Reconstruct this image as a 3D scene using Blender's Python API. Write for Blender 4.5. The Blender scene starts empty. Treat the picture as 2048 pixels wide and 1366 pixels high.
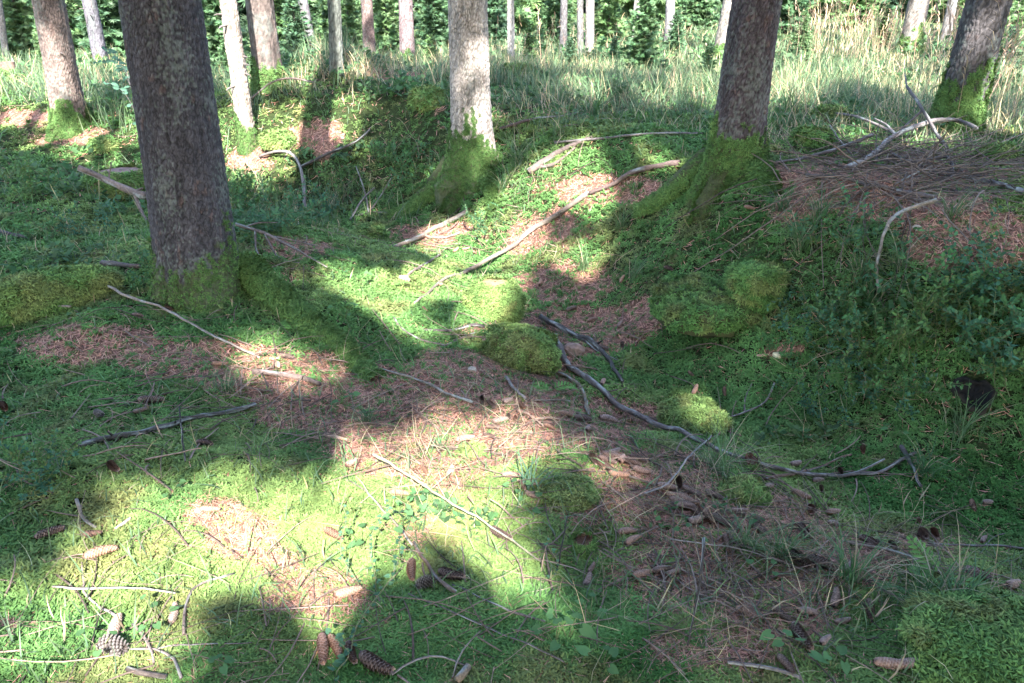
import bpy, math, random
import numpy as np
from mathutils import Vector, Matrix

# ------------------------------------------------------------------ camera, world, sun, exposure
scene = bpy.context.scene
COL = scene.collection
F_PX = 1480.0                       # focal length in pixels of the 2048 wide photograph
PITCH = math.radians(24.7)
CAM = np.array([0.0, 0.0, 1.62])
cam_d = bpy.data.cameras.new('camera')
cam = bpy.data.objects.new('camera', cam_d)
COL.objects.link(cam)
cam_d.sensor_width = 36.0
cam_d.lens = F_PX / 2048.0 * 36.0
cam_d.clip_start = 0.05
cam_d.clip_end = 600.0
cam.location = CAM.tolist()
cam.rotation_euler = (math.pi / 2 - PITCH, 0, 0)
scene.camera = cam

SUN_EL = math.radians(40)
SUN_H = np.array([0.12, -1.0]); SUN_H /= np.linalg.norm(SUN_H)
S = np.array([SUN_H[0] * math.cos(SUN_EL), SUN_H[1] * math.cos(SUN_EL), math.sin(SUN_EL)])   # towards the sun
world = bpy.data.worlds.new('World')
scene.world = world
world.use_nodes = True
nt = world.node_tree
sky = nt.nodes.new('ShaderNodeTexSky')
sky.sky_type = 'NISHITA'
sky.sun_disc = False
sky.sun_elevation = SUN_EL
sky.sun_rotation = math.atan2(SUN_H[0], SUN_H[1])
nt.links.new(sky.outputs[0], nt.nodes['Background'].inputs[0])
nt.nodes['Background'].inputs[1].default_value = 0.15
sun_d = bpy.data.lights.new('sun', 'SUN')
sun_d.energy = 4.0
sun_d.angle = math.radians(0.5)
sun_d.color = (1.0, 0.98, 0.965)
sun = bpy.data.objects.new('sun', sun_d)
COL.objects.link(sun)
sun.rotation_euler = Vector(S.tolist()).to_track_quat('Z', 'Y').to_euler()
scene.view_settings.view_transform = 'Standard'
scene.view_settings.look = 'None'
scene.view_settings.gamma = 1.0
scene.view_settings.exposure = 2.95
scene.cycles.max_bounces = 5
scene.cycles.diffuse_bounces = 4
scene.cycles.glossy_bounces = 2
scene.cycles.transmission_bounces = 3
scene.cycles.caustics_reflective = False
scene.cycles.caustics_refractive = False

# ------------------------------------------------------------------ numeric helpers
R0 = np.random.default_rng(7)
_tab = np.random.default_rng(1).random((256, 256))
_tab3 = np.random.default_rng(2).random(4096)
def sstep(a, b, x):
    t = np.clip((x - a) / (b - a), 0, 1)
    return t * t * (3 - 2 * t)
def vn(x, y, o=0):
    x = np.asarray(x, float) + o * 17.3; y = np.asarray(y, float) + o * 31.7
    xi = np.floor(x).astype(int); yi = np.floor(y).astype(int)
    fx = x - xi; fy = y - yi
    fx = fx * fx * (3 - 2 * fx); fy = fy * fy * (3 - 2 * fy)
    a = _tab[xi & 255, yi & 255]; b = _tab[(xi + 1) & 255, yi & 255]
    c = _tab[xi & 255, (yi + 1) & 255]; d = _tab[(xi + 1) & 255, (yi + 1) & 255]
    return (a + (b - a) * fx) * (1 - fy) + (c + (d - c) * fx) * fy
def fbm(x, y, n=3, o=0):
    v = 0; a = 0.5; t = 0
    for k in range(n):
        v = v + a * vn(np.asarray(x) * 2 ** k, np.asarray(y) * 2 ** k, o + k); t += a; a *= .5
    return v / t
def vn3(p, o=0):
    p = np.asarray(p, float) + o * 7.77
    i = np.floor(p).astype(int); f = p - i; f = f * f * (3 - 2 * f)
    def hsh(a, b, c): return _tab3[(a * 73 + b * 1291 + c * 419 + a * b * 7 + o * 131) & 4095]
    r = 0
    for dx in (0, 1):
        for dy in (0, 1):
            for dz in (0, 1):
                w = (f[:, 0] if dx else 1 - f[:, 0]) * (f[:, 1] if dy else 1 - f[:, 1]) * (f[:, 2] if dz else 1 - f[:, 2])
                r = r + w * hsh(i[:, 0] + dx, i[:, 1] + dy, i[:, 2] + dz)
    return r
def worley(x, y, seed=0):
    """f1, f2, cell hash of a jittered unit grid"""
    xi = np.floor(x).astype(int); yi = np.floor(y).astype(int)
    f1 = np.full(x.shape, 9.); f2 = np.full(x.shape, 9.); hh = np.zeros(x.shape)
    for dx in (-1, 0, 1):
        for dy in (-1, 0, 1):
            cx = xi + dx; cy = yi + dy
            jx = _tab[(cx + seed) & 255, (cy * 3 + 11) & 255]; jy = _tab[(cx * 5 + 7) & 255, (cy + seed) & 255]
            d = np.hypot(cx + .1 + .8 * jx - x, cy + .1 + .8 * jy - y)
            n = d < f1
            f2 = np.where(n, f1, np.minimum(f2, d)); f1 = np.where(n, d, f1)
            hh = np.where(n, _tab[(cx * 3 + 5) & 255, (cy * 7 + seed) & 255], hh)
    return f1, f2, hh

# ------------------------------------------------------------------ terrain
FOOT = np.array([(14, -1.5), (5.0, 1.2), (2.5, 2.35), (1.55, 2.95), (1.0, 3.5), (.62, 4.3), (.25, 5.1), (-.5, 6.2), (-1.6, 7.0), (-3.2, 7.6), (-7., 9.), (-30, 14.)])
def foot_sd(x, y):
    best = np.full(np.shape(x), 1e9); sg = np.zeros(np.shape(x))
    for a, b in zip(FOOT[:-1], FOOT[1:]):
        d = b - a; L = d @ d
        t = np.clip(((x - a[0]) * d[0] + (y - a[1]) * d[1]) / L, 0, 1)
        qx = x - a[0] - t * d[0]; qy = y - a[1] - t * d[1]
        dist = np.hypot(qx, qy)
        s = np.sign(d[0] * qy - d[1] * qx)       # walking right to left the bank lies to the right
        n = dist < best
        sg = np.where(n, s, sg); best = np.where(n, dist, best)
    return -best * sg
def g2(x, y, cx, cy, r, a): return a * np.exp(-((x - cx) ** 2 + (y - cy) ** 2) / (r * r))
def h(x, y):
    x = np.asarray(x, float); y = np.asarray(y, float)
    s = foot_sd(x, y)
    H = 0.66 - 0.34 * sstep(-1., -5, x) + .04 * sstep(1, 3, x)
    z = H * sstep(-.15, 1.1, s) * (1 - .6 * sstep(2.2, 8, s))
    z = z - .21 * np.exp(-((s + .40) / .6) ** 2) * sstep(-6, -3, x)
    z = z + g2(x, y, -1.75, 4.4, 1.0, .24) + g2(x, y, -2.6, 9.6, 1.3, .34) + g2(x, y, -1.4, 2.3, .8, .06)
    z = z + .10 * sstep(-3, -7, x) * sstep(3, 6, y)
    z = z + .75 * sstep(11, 26, y) * sstep(-1, 5, x)
    near = 1 - sstep(9, 30, np.hypot(x, y))
    z = z + (fbm(x * .55, y * .55, 3, 3) - .5) * (.16 + .25 * sstep(12, 40, y))
    z = z + (fbm(x * 2.6, y * 2.6, 3, 9) - .5) * .11 * near
    return z
_off = h(np.array([0.0]), np.array([0.0]))[0]
_h0 = h
def h(x, y): return _h0(x, y) - _off
cp, sp = math.cos(PITCH), math.sin(PITCH)
def ray(px, py):
    a = (np.asarray(px, float) - 1024) / F_PX; b = -(np.asarray(py, float) - 683) / F_PX
    return np.stack([a, cp + b * sp, -sp + b * cp], -1)      # depth 1 along the camera axis
def proj(p):
    q = np.asarray(p, float) - CAM
    dep = q[..., 1] * cp - q[..., 2] * sp
    up = q[..., 1] * sp + q[..., 2] * cp
    dep_ = np.where(np.abs(dep) < 1e-3, 1e-3, dep)
    return 1024 + F_PX * q[..., 0] / dep_, 683 - F_PX * up / dep_, dep
def P(px, py):
    """ground points seen at photo pixels"""
    px = np.atleast_1d(np.asarray(px, float)); py = np.atleast_1d(np.asarray(py, float))
    d = ray(px, py); t0 = np.full(px.shape, .9); t1 = np.full(px.shape, 90.); hit = np.zeros(px.shape, bool)
    prev = t0.copy()
    for t in np.geomspace(.9, 90, 110):
        q = CAM + d * t
        below = (q[:, 2] < h(q[:, 0], q[:, 1])) & ~hit
        t0 = np.where(below, prev, t0); t1 = np.where(below, t, t1); hit |= below
        prev = np.full(px.shape, t)
    for _ in range(16):
        m = (t0 + t1) / 2; q = CAM + d * m[:, None]
        b = q[:, 2] < h(q[:, 0], q[:, 1])
        t1 = np.where(b, m, t1); t0 = np.where(b, t0, m)
    q = CAM + d * t1[:, None]
    q[:, 2] = h(q[:, 0], q[:, 1])
    return q
def P1(px, py): return P([px], [py])[0]
def hn(x, y, e=.03):
    gx = (h(x + e, y) - h(x - e, y)) / (2 * e); gy = (h(x, y + e) - h(x, y - e)) / (2 * e)
    n = np.stack([-gx, -gy, np.ones_like(gx)], -1)
    return n / np.linalg.norm(n, axis=-1, keepdims=True)
def hole(px, py): return ((np.asarray(px) - 1950) / 36) ** 2 + ((np.asarray(py) - 778) / 28) ** 2 < 1
def emask(px, py, L):
    """soft union of photo-pixel ellipses (cx, cy, rx, ry, weight)"""
    v = np.zeros(np.shape(px))
    for cx, cy, rx, ry, w in L:
        d = ((px - cx) / rx) ** 2 + ((py - cy) / ry) ** 2
        v = np.maximum(v, w * np.exp(-d * d * .7))
    return v

# ------------------------------------------------------------------ mesh helpers
def make_mesh(name, V, Fc, mat, col=None, smooth=False, parent=None, link=True):
    V = np.ascontiguousarray(V, np.float32); Fc = np.ascontiguousarray(Fc, np.int32)
    me = bpy.data.meshes.new(name)
    k = Fc.shape[1]; n = Fc.shape[0]
    me.vertices.add(len(V)); me.vertices.foreach_set('co', V.ravel())
    me.loops.add(n * k); me.loops.foreach_set('vertex_index', Fc.ravel())
    me.polygons.add(n); me.polygons.foreach_set('loop_start', np.arange(0, n * k, k, dtype=np.int32))
    if smooth: me.polygons.foreach_set('use_smooth', np.ones(n, bool))
    else: me.polygons.foreach_set('use_smooth', np.zeros(n, bool))
    if col is not None:
        a = me.attributes.new('Col', 'FLOAT_COLOR', 'POINT')
        c = np.ones((len(V), 4), np.float32); c[:, :3] = np.clip(col, 0, 1)
        a.data.foreach_set('color', c.ravel())
    me.materials.append(mat)
    me.update(calc_edges=True)
    o = bpy.data.objects.new(name, me)
    if link: COL.objects.link(o)
    if parent is not None: o.parent = parent
    return o
def tag(o, label, cat, group=None, kind=None):
    o['label'] = label; o['category'] = cat
    if group: o['group'] = group
    if kind: o['kind'] = kind
    return o
def thing(name, label, cat, loc, group=None):
    o = bpy.data.objects.new(name, None); COL.objects.link(o)
    o.location = [float(v) for v in loc]; o.empty_display_size = .1
    return tag(o, label, cat, group)
def stuff(o, label, cat): return tag(o, label, cat, None, 'stuff')
def frames(n, yaw, lean=None):
    """rotation matrices with z along n (m,3), spun by yaw"""
    n = n / np.linalg.norm(n, axis=1, keepdims=True)
    ref = np.where(np.abs(n[:, 2:3]) > .95, np.array([[1., 0, 0]]), np.array([[0, 0, 1.]]))
    a = np.cross(ref, n); a /= np.linalg.norm(a, axis=1, keepdims=True)
    b = np.cross(n, a)
    c, s_ = np.cos(yaw)[:, None], np.sin(yaw)[:, None]
    return np.stack([a * c + b * s_, b * c - a * s_, n], -1)
def scatter(templates, pos, rot, scale, colr, rng, tipcol=None):
    """merge template copies; a template is (verts, tris, t) with t a 0..1 tip weight per vertex"""
    N = len(pos); which = rng.integers(0, len(templates), N)
    VV, FF, CC = [], [], []; off = 0
    for k, (tv, tf, tt) in enumerate(templates):
        i = np.nonzero(which == k)[0]
        if not len(i): continue
        s_ = scale[i]; s_ = s_[:, None, None] if s_.ndim == 1 else s_[:, None, :]
        v = np.einsum('nij,nmj->nmi', rot[i], tv[None] * s_) + pos[i][:, None]
        m = len(tv)
        c = colr[i][:, None, :] * (1 + 0 * tt[None, :, None])
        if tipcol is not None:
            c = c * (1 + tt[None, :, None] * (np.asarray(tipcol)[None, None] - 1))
        FF.append((tf[None] + (np.arange(len(i)) * m)[:, None, None]).reshape(-1, 3) + off)
        VV.append(v.reshape(-1, 3)); CC.append(c.reshape(-1, 3)); off += len(i) * m
    return np.concatenate(VV), np.concatenate(FF), np.concatenate(CC)
def merge(parts):
    V, Fc, C = [], [], []; o = 0
    for v, f, c in parts:
        V.append(v); Fc.append(f + o); C.append(np.broadcast_to(c, v.shape)); o += len(v)
    return np.concatenate(V), np.concatenate(Fc), np.concatenate(C)
def jitter(base, n, rng, a=.25, hue=.12):
    c = np.asarray(base)[None] * (1 + (rng.random((n, 1)) - .5) * 2 * a) * (1 + (rng.random((n, 3)) - .5) * 2 * hue)
    return c
def blade(L, w, bend, seg=3, yaw=0., tilt=.3, base=(0, 0, 0)):
    """bent tapering strip rising from base; returns verts, tris, t"""
    v = []; t = []
    cy, sy = math.cos(yaw), math.sin(yaw); x = z = 0.; ang = tilt
    for k in range(seg + 1):
        u = k / seg; ww = w * (1 - u ** 1.6) * (.7 + .6 * min(u * 3, 1)) * .5
        if k == seg: v.append((base[0] + x * cy, base[1] + x * sy, base[2] + z)); t.append(1)
        else:
            for sg in (-1, 1):
                v.append((base[0] + x * cy - sg * ww * sy, base[1] + x * sy + sg * ww * cy, base[2] + z)); t.append(u)
        x += math.sin(ang) * L / seg; z += math.cos(ang) * L / seg; ang += bend / seg
    f = []
    for k in range(seg - 1):
        a = 2 * k; f += [(a, a + 1, a + 3), (a, a + 3, a + 2)]
    a = 2 * (seg - 1); f.append((a, a + 1, a + 2))
    return np.array(v), np.array(f), np.array(t)
def join_t(L):
    V, Fc, T = [], [], []; o = 0
    for v, f, t in L: V.append(v); Fc.append(f + o); T.append(t); o += len(v)
    return np.concatenate(V), np.concatenate(Fc), np.concatenate(T)
def tube(pts, rad, k=6, cap=True, rough=0., seed=0):
    pts = np.asarray(pts, float); n = len(pts); rad = np.broadcast_to(rad, (n,))
    tan = np.gradient(pts, axis=0); tan /= np.linalg.norm(tan, axis=1, keepdims=True) + 1e-9
    ref = np.array([0, 0, 1.]) if abs(tan[0][2]) < .9 else np.array([1., 0, 0])
    V = []; a = np.cross(ref, tan[0]); a /= np.linalg.norm(a)
    th = np.arange(k) * 2 * math.pi / k
    rr = np.random.default_rng(seed)
    for i in range(n):
        a = a - tan[i] * (a @ tan[i]); a /= np.linalg.norm(a) + 1e-9
        b = np.cross(tan[i], a)
        r = rad[i] * (1 + rough * (rr.random(k) - .5) * 2)
        V.append(pts[i] + (np.cos(th) * r)[:, None] * a + (np.sin(th) * r)[:, None] * b)
    V = np.concatenate(V); Fc = []
    for i in range(n - 1):
        for j in range(k):
            a0 = i * k + j; a1 = i * k + (j + 1) % k
            Fc += [(a0, a1, a1 + k), (a0, a1 + k, a0 + k)]
    if cap:
        for s0, base in ((0, 0), (1, (n - 1) * k)):
            for j in range(1, k - 1):
                Fc.append((base, base + j + 1, base + j) if s0 == 0 else (base, base + j, base + j + 1))
    return V, np.array(Fc)
def resample(pts, step):
    pts = np.asarray(pts, float)
    # Catmull-Rom then equal steps
    q = [pts[0]]
    ext = np.concatenate([[2 * pts[0] - pts[1]], pts, [2 * pts[-1] - pts[-2]]])
    for i in range(1, len(ext) - 2):
        p0, p1, p2, p3 = ext[i - 1:i + 3]
        for t in np.linspace(0, 1, 9)[1:]:
            q.append(.5 * (2 * p1 + (p2 - p0) * t + (2 * p0 - 5 * p1 + 4 * p2 - p3) * t * t + (3 * p1 - p0 - 3 * p2 + p3) * t ** 3))
    q = np.array(q); d = np.concatenate([[0], np.cumsum(np.linalg.norm(np.diff(q, axis=0), axis=1))])
    n = max(3, int(d[-1] / step) + 1); s = np.linspace(0, d[-1], n)
    return np.stack([np.interp(s, d, q[:, k]) for k in range(3)], -1)

# ------------------------------------------------------------------ materials
def material(name, rough=.8, spec=.3, noise=None, bump=None, transl=0., bump_s=.4, coords='Object'):
    """colour from the mesh's own Col attribute, broken up by noise; optional bump and translucency"""
    m = bpy.data.materials.new(name); m.use_nodes = True
    t = m.node_tree; b = t.nodes['Principled BSDF']; L = t.links.new
    b.inputs['Roughness'].default_value = rough
    b.inputs['Specular IOR Level'].default_value = spec
    at = t.nodes.new('ShaderNodeAttribute'); at.attribute_name = 'Col'
    out = at.outputs['Color']
    tc = t.nodes.new('ShaderNodeTexCoord')
    if noise:
        nz = t.nodes.new('ShaderNodeTexNoise'); nz.inputs['Scale'].default_value = noise[0]; nz.inputs['Detail'].default_value = 4
        L(tc.outputs[coords], nz.inputs['Vector'])
        mr = t.nodes.new('ShaderNodeMapRange'); mr.inputs['From Min'].default_value = .25; mr.inputs['From Max'].default_value = .75
        mr.inputs['To Min'].default_value = 1 - noise[1]; mr.inputs['To Max'].default_value = 1 + noise[1]
        L(nz.outputs['Fac'], mr.inputs['Value'])
        mx = t.nodes.new('ShaderNodeMix'); mx.data_type = 'RGBA'; mx.blend_type = 'MULTIPLY'; mx.inputs[0].default_value = 1
        L(out, mx.inputs[6]); L(mr.outputs[0], mx.inputs[7]); out = mx.outputs[2]
    L(out, b.inputs['Base Color'])
    if bump:
        n2 = t.nodes.new('ShaderNodeTexNoise'); n2.inputs['Scale'].default_value = bump; n2.inputs['Detail'].default_value = 5
        L(tc.outputs[coords], n2.inputs['Vector'])
        bp = t.nodes.new('ShaderNodeBump'); bp.inputs['Strength'].default_value = bump_s; bp.inputs['Distance'].default_value = .01
        L(n2.outputs['Fac'], bp.inputs['Height']); L(bp.outputs[0], b.inputs['Normal'])
    if transl:
        tr = t.nodes.new('ShaderNodeBsdfTranslucent'); L(out, tr.inputs['Color'])
        ms = t.nodes.new('ShaderNodeMixShader'); ms.inputs[0].default_value = transl
        L(b.outputs[0], ms.inputs[1]); L(tr.outputs[0], ms.inputs[2]); L(ms.outputs[0], t.nodes['Material Output'].inputs[0])
    return m
M_GROUND = material('forest_floor', .95, .1, (55, .75), 80, 0, 1.0)
M_MOSS = material('moss', .85, .15, None, None, .10)
M_BARK = material('bark', .85, .25, (38, .35), 90, 0, .7)
M_WOOD = material('dead_wood', .8, .3, (60, .4), 120, 0, .5)
M_CONE = material('cone_scales', .6, .4, None, None, 0)
M_NEEDLE = material('dry_needles', .8, .2)
M_LEAF = material('broad_leaf', .7, .18, None, None, .35)
M_GRASS = material('grass_blade', .55, .4, None, None, .35)
M_SPRUCE = material('spruce_foliage', .6, .3, None, None, .15)
M_STONE = material('stone', .85, .3, (18, .3), 40, 0, .5)
M_FUNGUS = material('fungus', .7, .3, (25, .12))

# ------------------------------------------------------------------ light gaps between the boughs
U_ = np.cross([0, 0, 1.], S); U_ /= np.linalg.norm(U_)
V_ = np.cross(S, U_)
GS = .05; GU0, GV0 = -32., -8.; GNU, GNV = int(64 / GS), int(50 / GS)
LIT = np.zeros((GNU, GNV), bool)
def uvi(p):
    p = np.asarray(p); u = ((p @ U_ - GU0) / GS).astype(int); v = ((p @ V_ - GV0) / GS).astype(int)
    ok = (u >= 4) & (u < GNU - 4) & (v >= 4) & (v < GNV - 4)
    return np.clip(u, 4, GNU - 5), np.clip(v, 4, GNV - 5), ok
def lit_points(p, rad):
    u, v, ok = uvi(p); k = int(math.ceil(rad / GS))
    for a in range(-k, k + 1):
        for b in range(-k, k + 1):
            if (a * a + b * b) * GS * GS <= rad * rad:
                LIT[np.clip(u[ok] + a, 0, GNU - 1), np.clip(v[ok] + b, 0, GNV - 1)] = True
# patches of sunlit ground, as photo ellipses (cx, cy, rx, ry, slant)
SUNLIT = [(880, 640, 60, 20, 0), (330, 1300, 60, 30, 0), (600, 1230, 75, 55, .1), (420, 1200, 90, 50, 0), (200, 1310, 170, 50, 0), (451, 1260, 120, 60, 0), (1090, 455, 70, 30, -.5), (1150, 405, 75, 36, -.4), (1205, 360, 70, 22, -.3), (700, 560, 80, 16, .1), (860, 545, 60, 16, 0), (870, 1020, 70, 60, 0), (1110, 470, 80, 40, -.4), (1040, 500, 60, 26, -.4), (940, 470, 60, 22, -.4), (840, 1010, 90, 60, .1), (880, 1050, 60, 40, .1), (590, 742, 95, 26, .25), (500, 715, 50, 14, .2), (1085, 490, 75, 34, -.4), (1000, 440, 55, 22, -.5), (880, 480, 60, 18, -.4), (1180, 520, 40, 14, -.3),
          (860, 640, 95, 30, 0), (985, 590, 38, 30, 0), (760, 610, 50, 16, .2), (450, 1010, 130, 50, .2), (700, 965, 100, 60, .1), (840, 1020, 80, 50, .1),
          (300, 1150, 110, 50, -.2), (90, 1240, 110, 70, -.3), (600, 1090, 110, 40, .3), (725, 1110, 45, 50, 0), (1000, 885, 70, 45, .2), (890, 875, 70, 24, .3),
          (655, 1205, 40, 30, 0), (1030, 1175, 16, 22, 0), (420, 1060, 70, 30, 0), (500, 1150, 60, 30, .2), (930, 1000, 60, 40, 0), (1390, 825, 45, 18, 0), (1210, 960, 40, 16, 0),
          (600, 275, 75, 34, -.4), (500, 330, 45, 18, 0), (470, 260, 40, 22, 0), (655, 215, 30, 18, 0), (560, 330, 30, 14, 0),
          (1150, 335, 100, 24, -.1), (1280, 320, 70, 14, 0), (1080, 372, 55, 18, -.2), (1200, 300, 60, 12, 0), (1000, 400, 30, 20, 0),
          (250, 338, 45, 10, 0), (50, 150, 90, 18, 0), (160, 290, 80, 14, 0), (30, 232, 60, 12, 0), (270, 250, 60, 10, 0), (30, 185, 50, 8, 0),
          (1700, 170, 240, 26, 0), (1960, 190, 110, 34, 0), (1760, 275, 70, 8, 0), (1700, 105, 160, 18, 0), (1250, 90, 300, 14, 0), (1120, 150, 90, 12, 0), (1240, 200, 60, 10, 0), (1050, 85, 80, 16, 0),
          (600, 150, 60, 8, 0), (850, 110, 60, 7, 0), (980, 60, 200, 8, 0), (1600, 60, 400, 10, 0), (300, 100, 200, 6, 0), (1960, 260, 60, 6, 0), (1330, 150, 50, 8, 0), (1500, 200, 60, 12, 0)]
PARTIAL = {200, 451, 300, 90, 500, 655}
for cx, cy, rx, ry, sl in SUNLIT:
    part = cx in PARTIAL and cy > 560
    n = int(max(60, rx * ry / 8)); n = min(n, 900)
    if part: n = max(12, int(n * .3))
    a = R0.random(n) * 2 * math.pi; r = np.sqrt(R0.random(n))
    ex = np.cos(a) * r * rx; ey = np.sin(a) * r * ry + sl * np.cos(a) * r * rx
    q = P(cx + ex, np.clip(cy + ey, 22, 1500))
    lit_points(q, .085 if cy > 300 else .17)
    if cy < 215: lit_points(q, .34); lit_points(q + np.array([0, 0, .5]), .34)
x, y, r = (lambda n: (lambda rr, a: (rr * np.sin(a), rr * np.cos(a), rr))(np.sqrt(R0.uniform(11.5 ** 2, 36 ** 2, n)), R0.uniform(-.8, .8, n)))(9000)
k = fbm(x * .33, y * .33, 3, 200) + .10 * sstep(12, 20, r) - .07 * (x < -2) > .50
q = np.stack([x, y, h(x, y)], -1)[k]
lit_points(q, .3); lit_points(q + np.array([0, 0, 1.2]), .3)

# ------------------------------------------------------------------ ground
LITTER = [(180, 690, 170, 36, 1), (400, 715, 190, 44, 1), (560, 750, 190, 50, 1), (700, 800, 200, 70, 1), (860, 880, 210, 85, 1), (960, 800, 150, 60, 1), (780, 770, 130, 40, .9), (1020, 820, 140, 60, .95), (990, 740, 160, 40, .8), (1180, 660, 160, 50, .75), (1130, 560, 120, 50, .6),
          (1095, 470, 110, 50, .55), (1230, 380, 130, 30, .75), (480, 1080, 70, 50, .95), (430, 1030, 60, 30, .9), (630, 1190, 110, 50, .9), (560, 1130, 60, 30, .8), (60, 1255, 90, 22, .8), (1230, 1000, 190, 70, .8), (1330, 960, 120, 60, .85),
          (1350, 1130, 200, 80, .72), (1500, 1040, 180, 60, .75), (1480, 1200, 240, 80, .68), (1640, 1120, 180, 70, .68), (1420, 1300, 140, 50, .62), (1200, 850, 120, 50, .7), (1850, 1090, 160, 30, .65), (1290, 640, 60, 40, .7), (1570, 700, 40, 16, .9),
          (1800, 370, 260, 70, .66), (1950, 480, 140, 60, .7), (1700, 350, 130, 40, .66), (1570, 420, 70, 30, .6), (900, 470, 110, 30, .6), (600, 500, 80, 22, .6), (500, 320, 60, 24, .8), (620, 270, 60, 40, .6), (800, 130, 110, 26, .9), (760, 90, 90, 16, .9), (160, 275, 100, 18, .6), (60, 235, 70, 16, .7),
          (940, 950, 80, 60, .6), (820, 1060, 60, 50, .5), (1090, 660, 150, 26, .7), (700, 690, 60, 20, .5)]
DARKMOSS = [(1330, 1070, 60, 22, 1), (1340, 1300, 130, 40, 1), (1850, 960, 200, 70, .9), (1300, 640, 70, 40, .8), (1950, 1000, 130, 80, .8), (1700, 1140, 110, 50, .8), (880, 1180, 130, 60, .5), (1440, 480, 140, 60, .6), (60, 680, 80, 24, .8), (1280, 1350, 150, 40, .6), (1150, 600, 40, 20, .8)]
GRASSY = [(1200, 190, 260, 85, 1.3), (1620, 200, 200, 60, 1.2), (1250, 170, 330, 90, 1), (1750, 180, 400, 80, 1), (1950, 260, 160, 50, 1), (1050, 110, 260, 60, .9), (780, 230, 130, 60, .75), (640, 150, 130, 50, .8), (500, 180, 60, 40, .7), (150, 160, 220, 50, .6), (260, 230, 90, 40, .5), (640, 400, 140, 50, .7), (560, 380, 90, 30, .7),
          (1030, 340, 50, 60, .8), (1560, 290, 80, 40, .6), (1650, 470, 150, 60, .55), (1850, 440, 140, 40, .35), (1560, 540, 110, 40, .35), (1750, 620, 160, 80, .35), (1650, 800, 180, 60, .4), (1830, 1230, 200, 60, .55), (1520, 1100, 80, 50, .3), (1440, 950, 60, 50, .4), (1180, 250, 180, 40, .55), (400, 140, 80, 60, .5), (1900, 870, 150, 40, .3), (900, 320, 90, 40, .4), (100, 480, 160, 40, .2)]
xs = np.sinh(np.linspace(-5.2, 5.2, 620)) * .72
ty = np.linspace(-1.0, 5.0, 760)
ys = np.sinh(ty) * 1.15 + 1.9
ys = ys[ys < 160]
ys = np.concatenate([np.linspace(-60, ys[0] - .4, 30), ys])
GX, GY = np.meshgrid(xs, ys)
gx, gy = GX.ravel(), GY.ravel()
gz = h(gx, gy)
nearf = np.exp(-np.maximum(np.hypot(gx, gy - 3) - 3, 0) / 3)
gz = gz + (vn(gx * 22, gy * 22, 5) - .5) * .016 * nearf
gV = np.stack([gx, gy, gz], -1)
ppx, ppy, pdep = proj(gV)
inview = (pdep > .5)
lit_m = np.where(inview, emask(ppx, ppy, LITTER), .3)
lit_m = np.clip(lit_m * 1.1 + (fbm(gx * 3.4, gy * 3.4, 4, 21) - .5) * 1.25, 0, 1)
lit_m = sstep(.3, .6, lit_m)
def floor_col(x, y, lm, rng_o=0):
    b = fbm(x * 7, y * 7, 3, 40)[:, None]
    moss = np.array([.026, .036, .012]) * (.6 + .8 * b)  # floor under moss darkened further, painting in shade below the sprigs
    lit = np.array([.205, .108, .076]) * (.55 + .9 * fbm(x * 11, y * 11, 3, 45))[:, None]
    return moss * (1 - lm[:, None]) + lit * lm[:, None]
gcol = floor_col(gx, gy, lit_m)
far = sstep(14, 30, np.hypot(gx, gy))[:, None]
gcol = gcol * (1 - far) + np.array([.075, .10, .04]) * far
nx, ny = len(xs), len(ys)
idx = (np.arange(ny - 1)[:, None] * nx + np.arange(nx - 1)[None]).ravel()
gF = np.stack([idx, idx + 1, idx + 1 + nx, idx + nx], -1)
ground = make_mesh('ground', gV, gF, M_GROUND, gcol, True)
ground['kind'] = 'structure'

# ------------------------------------------------------------------ moss sprigs
def sprig_t(seed, n=7):
    r = np.random.default_rng(seed); L = []
    for k in range(n):
        yaw = k * 2 * math.pi / n + r.random() * .9
        tilt = .35 + r.random() * .75; l = .75 + r.random() * .75; w = .11 + .07 * r.random()
        c, s_ = math.cos(yaw), math.sin(yaw)
        mx, mz = math.sin(tilt) * l * .5, math.cos(tilt) * l * .5
        ex, ez = mx + math.sin(tilt + .7) * l * .5, mz + math.cos(tilt + .7) * l * .5
        v = np.array([(0, 0, -.25), (mx * c - w * s_, mx * s_ + w * c, mz), (mx * c + w * s_, mx * s_ - w * c, mz), (ex * c, ex * s_, ez)])
        L.append((v, np.array([(0, 1, 2), (1, 3, 2)]), np.array([0, .4, .4, 1.])))
    return join_t(L)
SPRIGS = [sprig_t(s) for s in range(6)]
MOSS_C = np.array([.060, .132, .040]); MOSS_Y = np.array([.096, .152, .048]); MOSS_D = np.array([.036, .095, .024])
def sprig_mesh(name, pos, nrm, size, col, rng, parent=None, temps=None, up=.35):
    n = nrm * (1 - up) + np.array([0, 0, up]) + (rng.random((len(pos), 3)) - .5) * .5
    rot = frames(n, rng.random(len(pos)) * 6.283)
    V, Fc, C = scatter(temps or SPRIGS, pos, rot, size, col, rng, (2.15, 1.9, 1.7))  # moss tips naturally lighter; contrast raised to paint shade between sprigs
    return make_mesh(name, V, Fc, M_MOSS, C, False, parent)
def polar(n, r0, r1, rng, half=.86):
    r = np.exp(rng.uniform(math.log(r0), math.log(r1), n)); a = rng.uniform(-half, half, n)
    return r * np.sin(a), r * np.cos(a), r
rng = np.random.default_rng(11)
x, y, r = polar(400000, .85, 15, rng, 1.15)
p = np.stack([x, y, h(x, y)], -1)
px, py, _ = proj(p)
lm = np.clip(emask(px, py, LITTER) * 1.1 + (fbm(x * 3.4, y * 3.4, 4, 21) - .5) * 1.25, 0, 1)
lm = sstep(.3, .62, lm)
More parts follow.
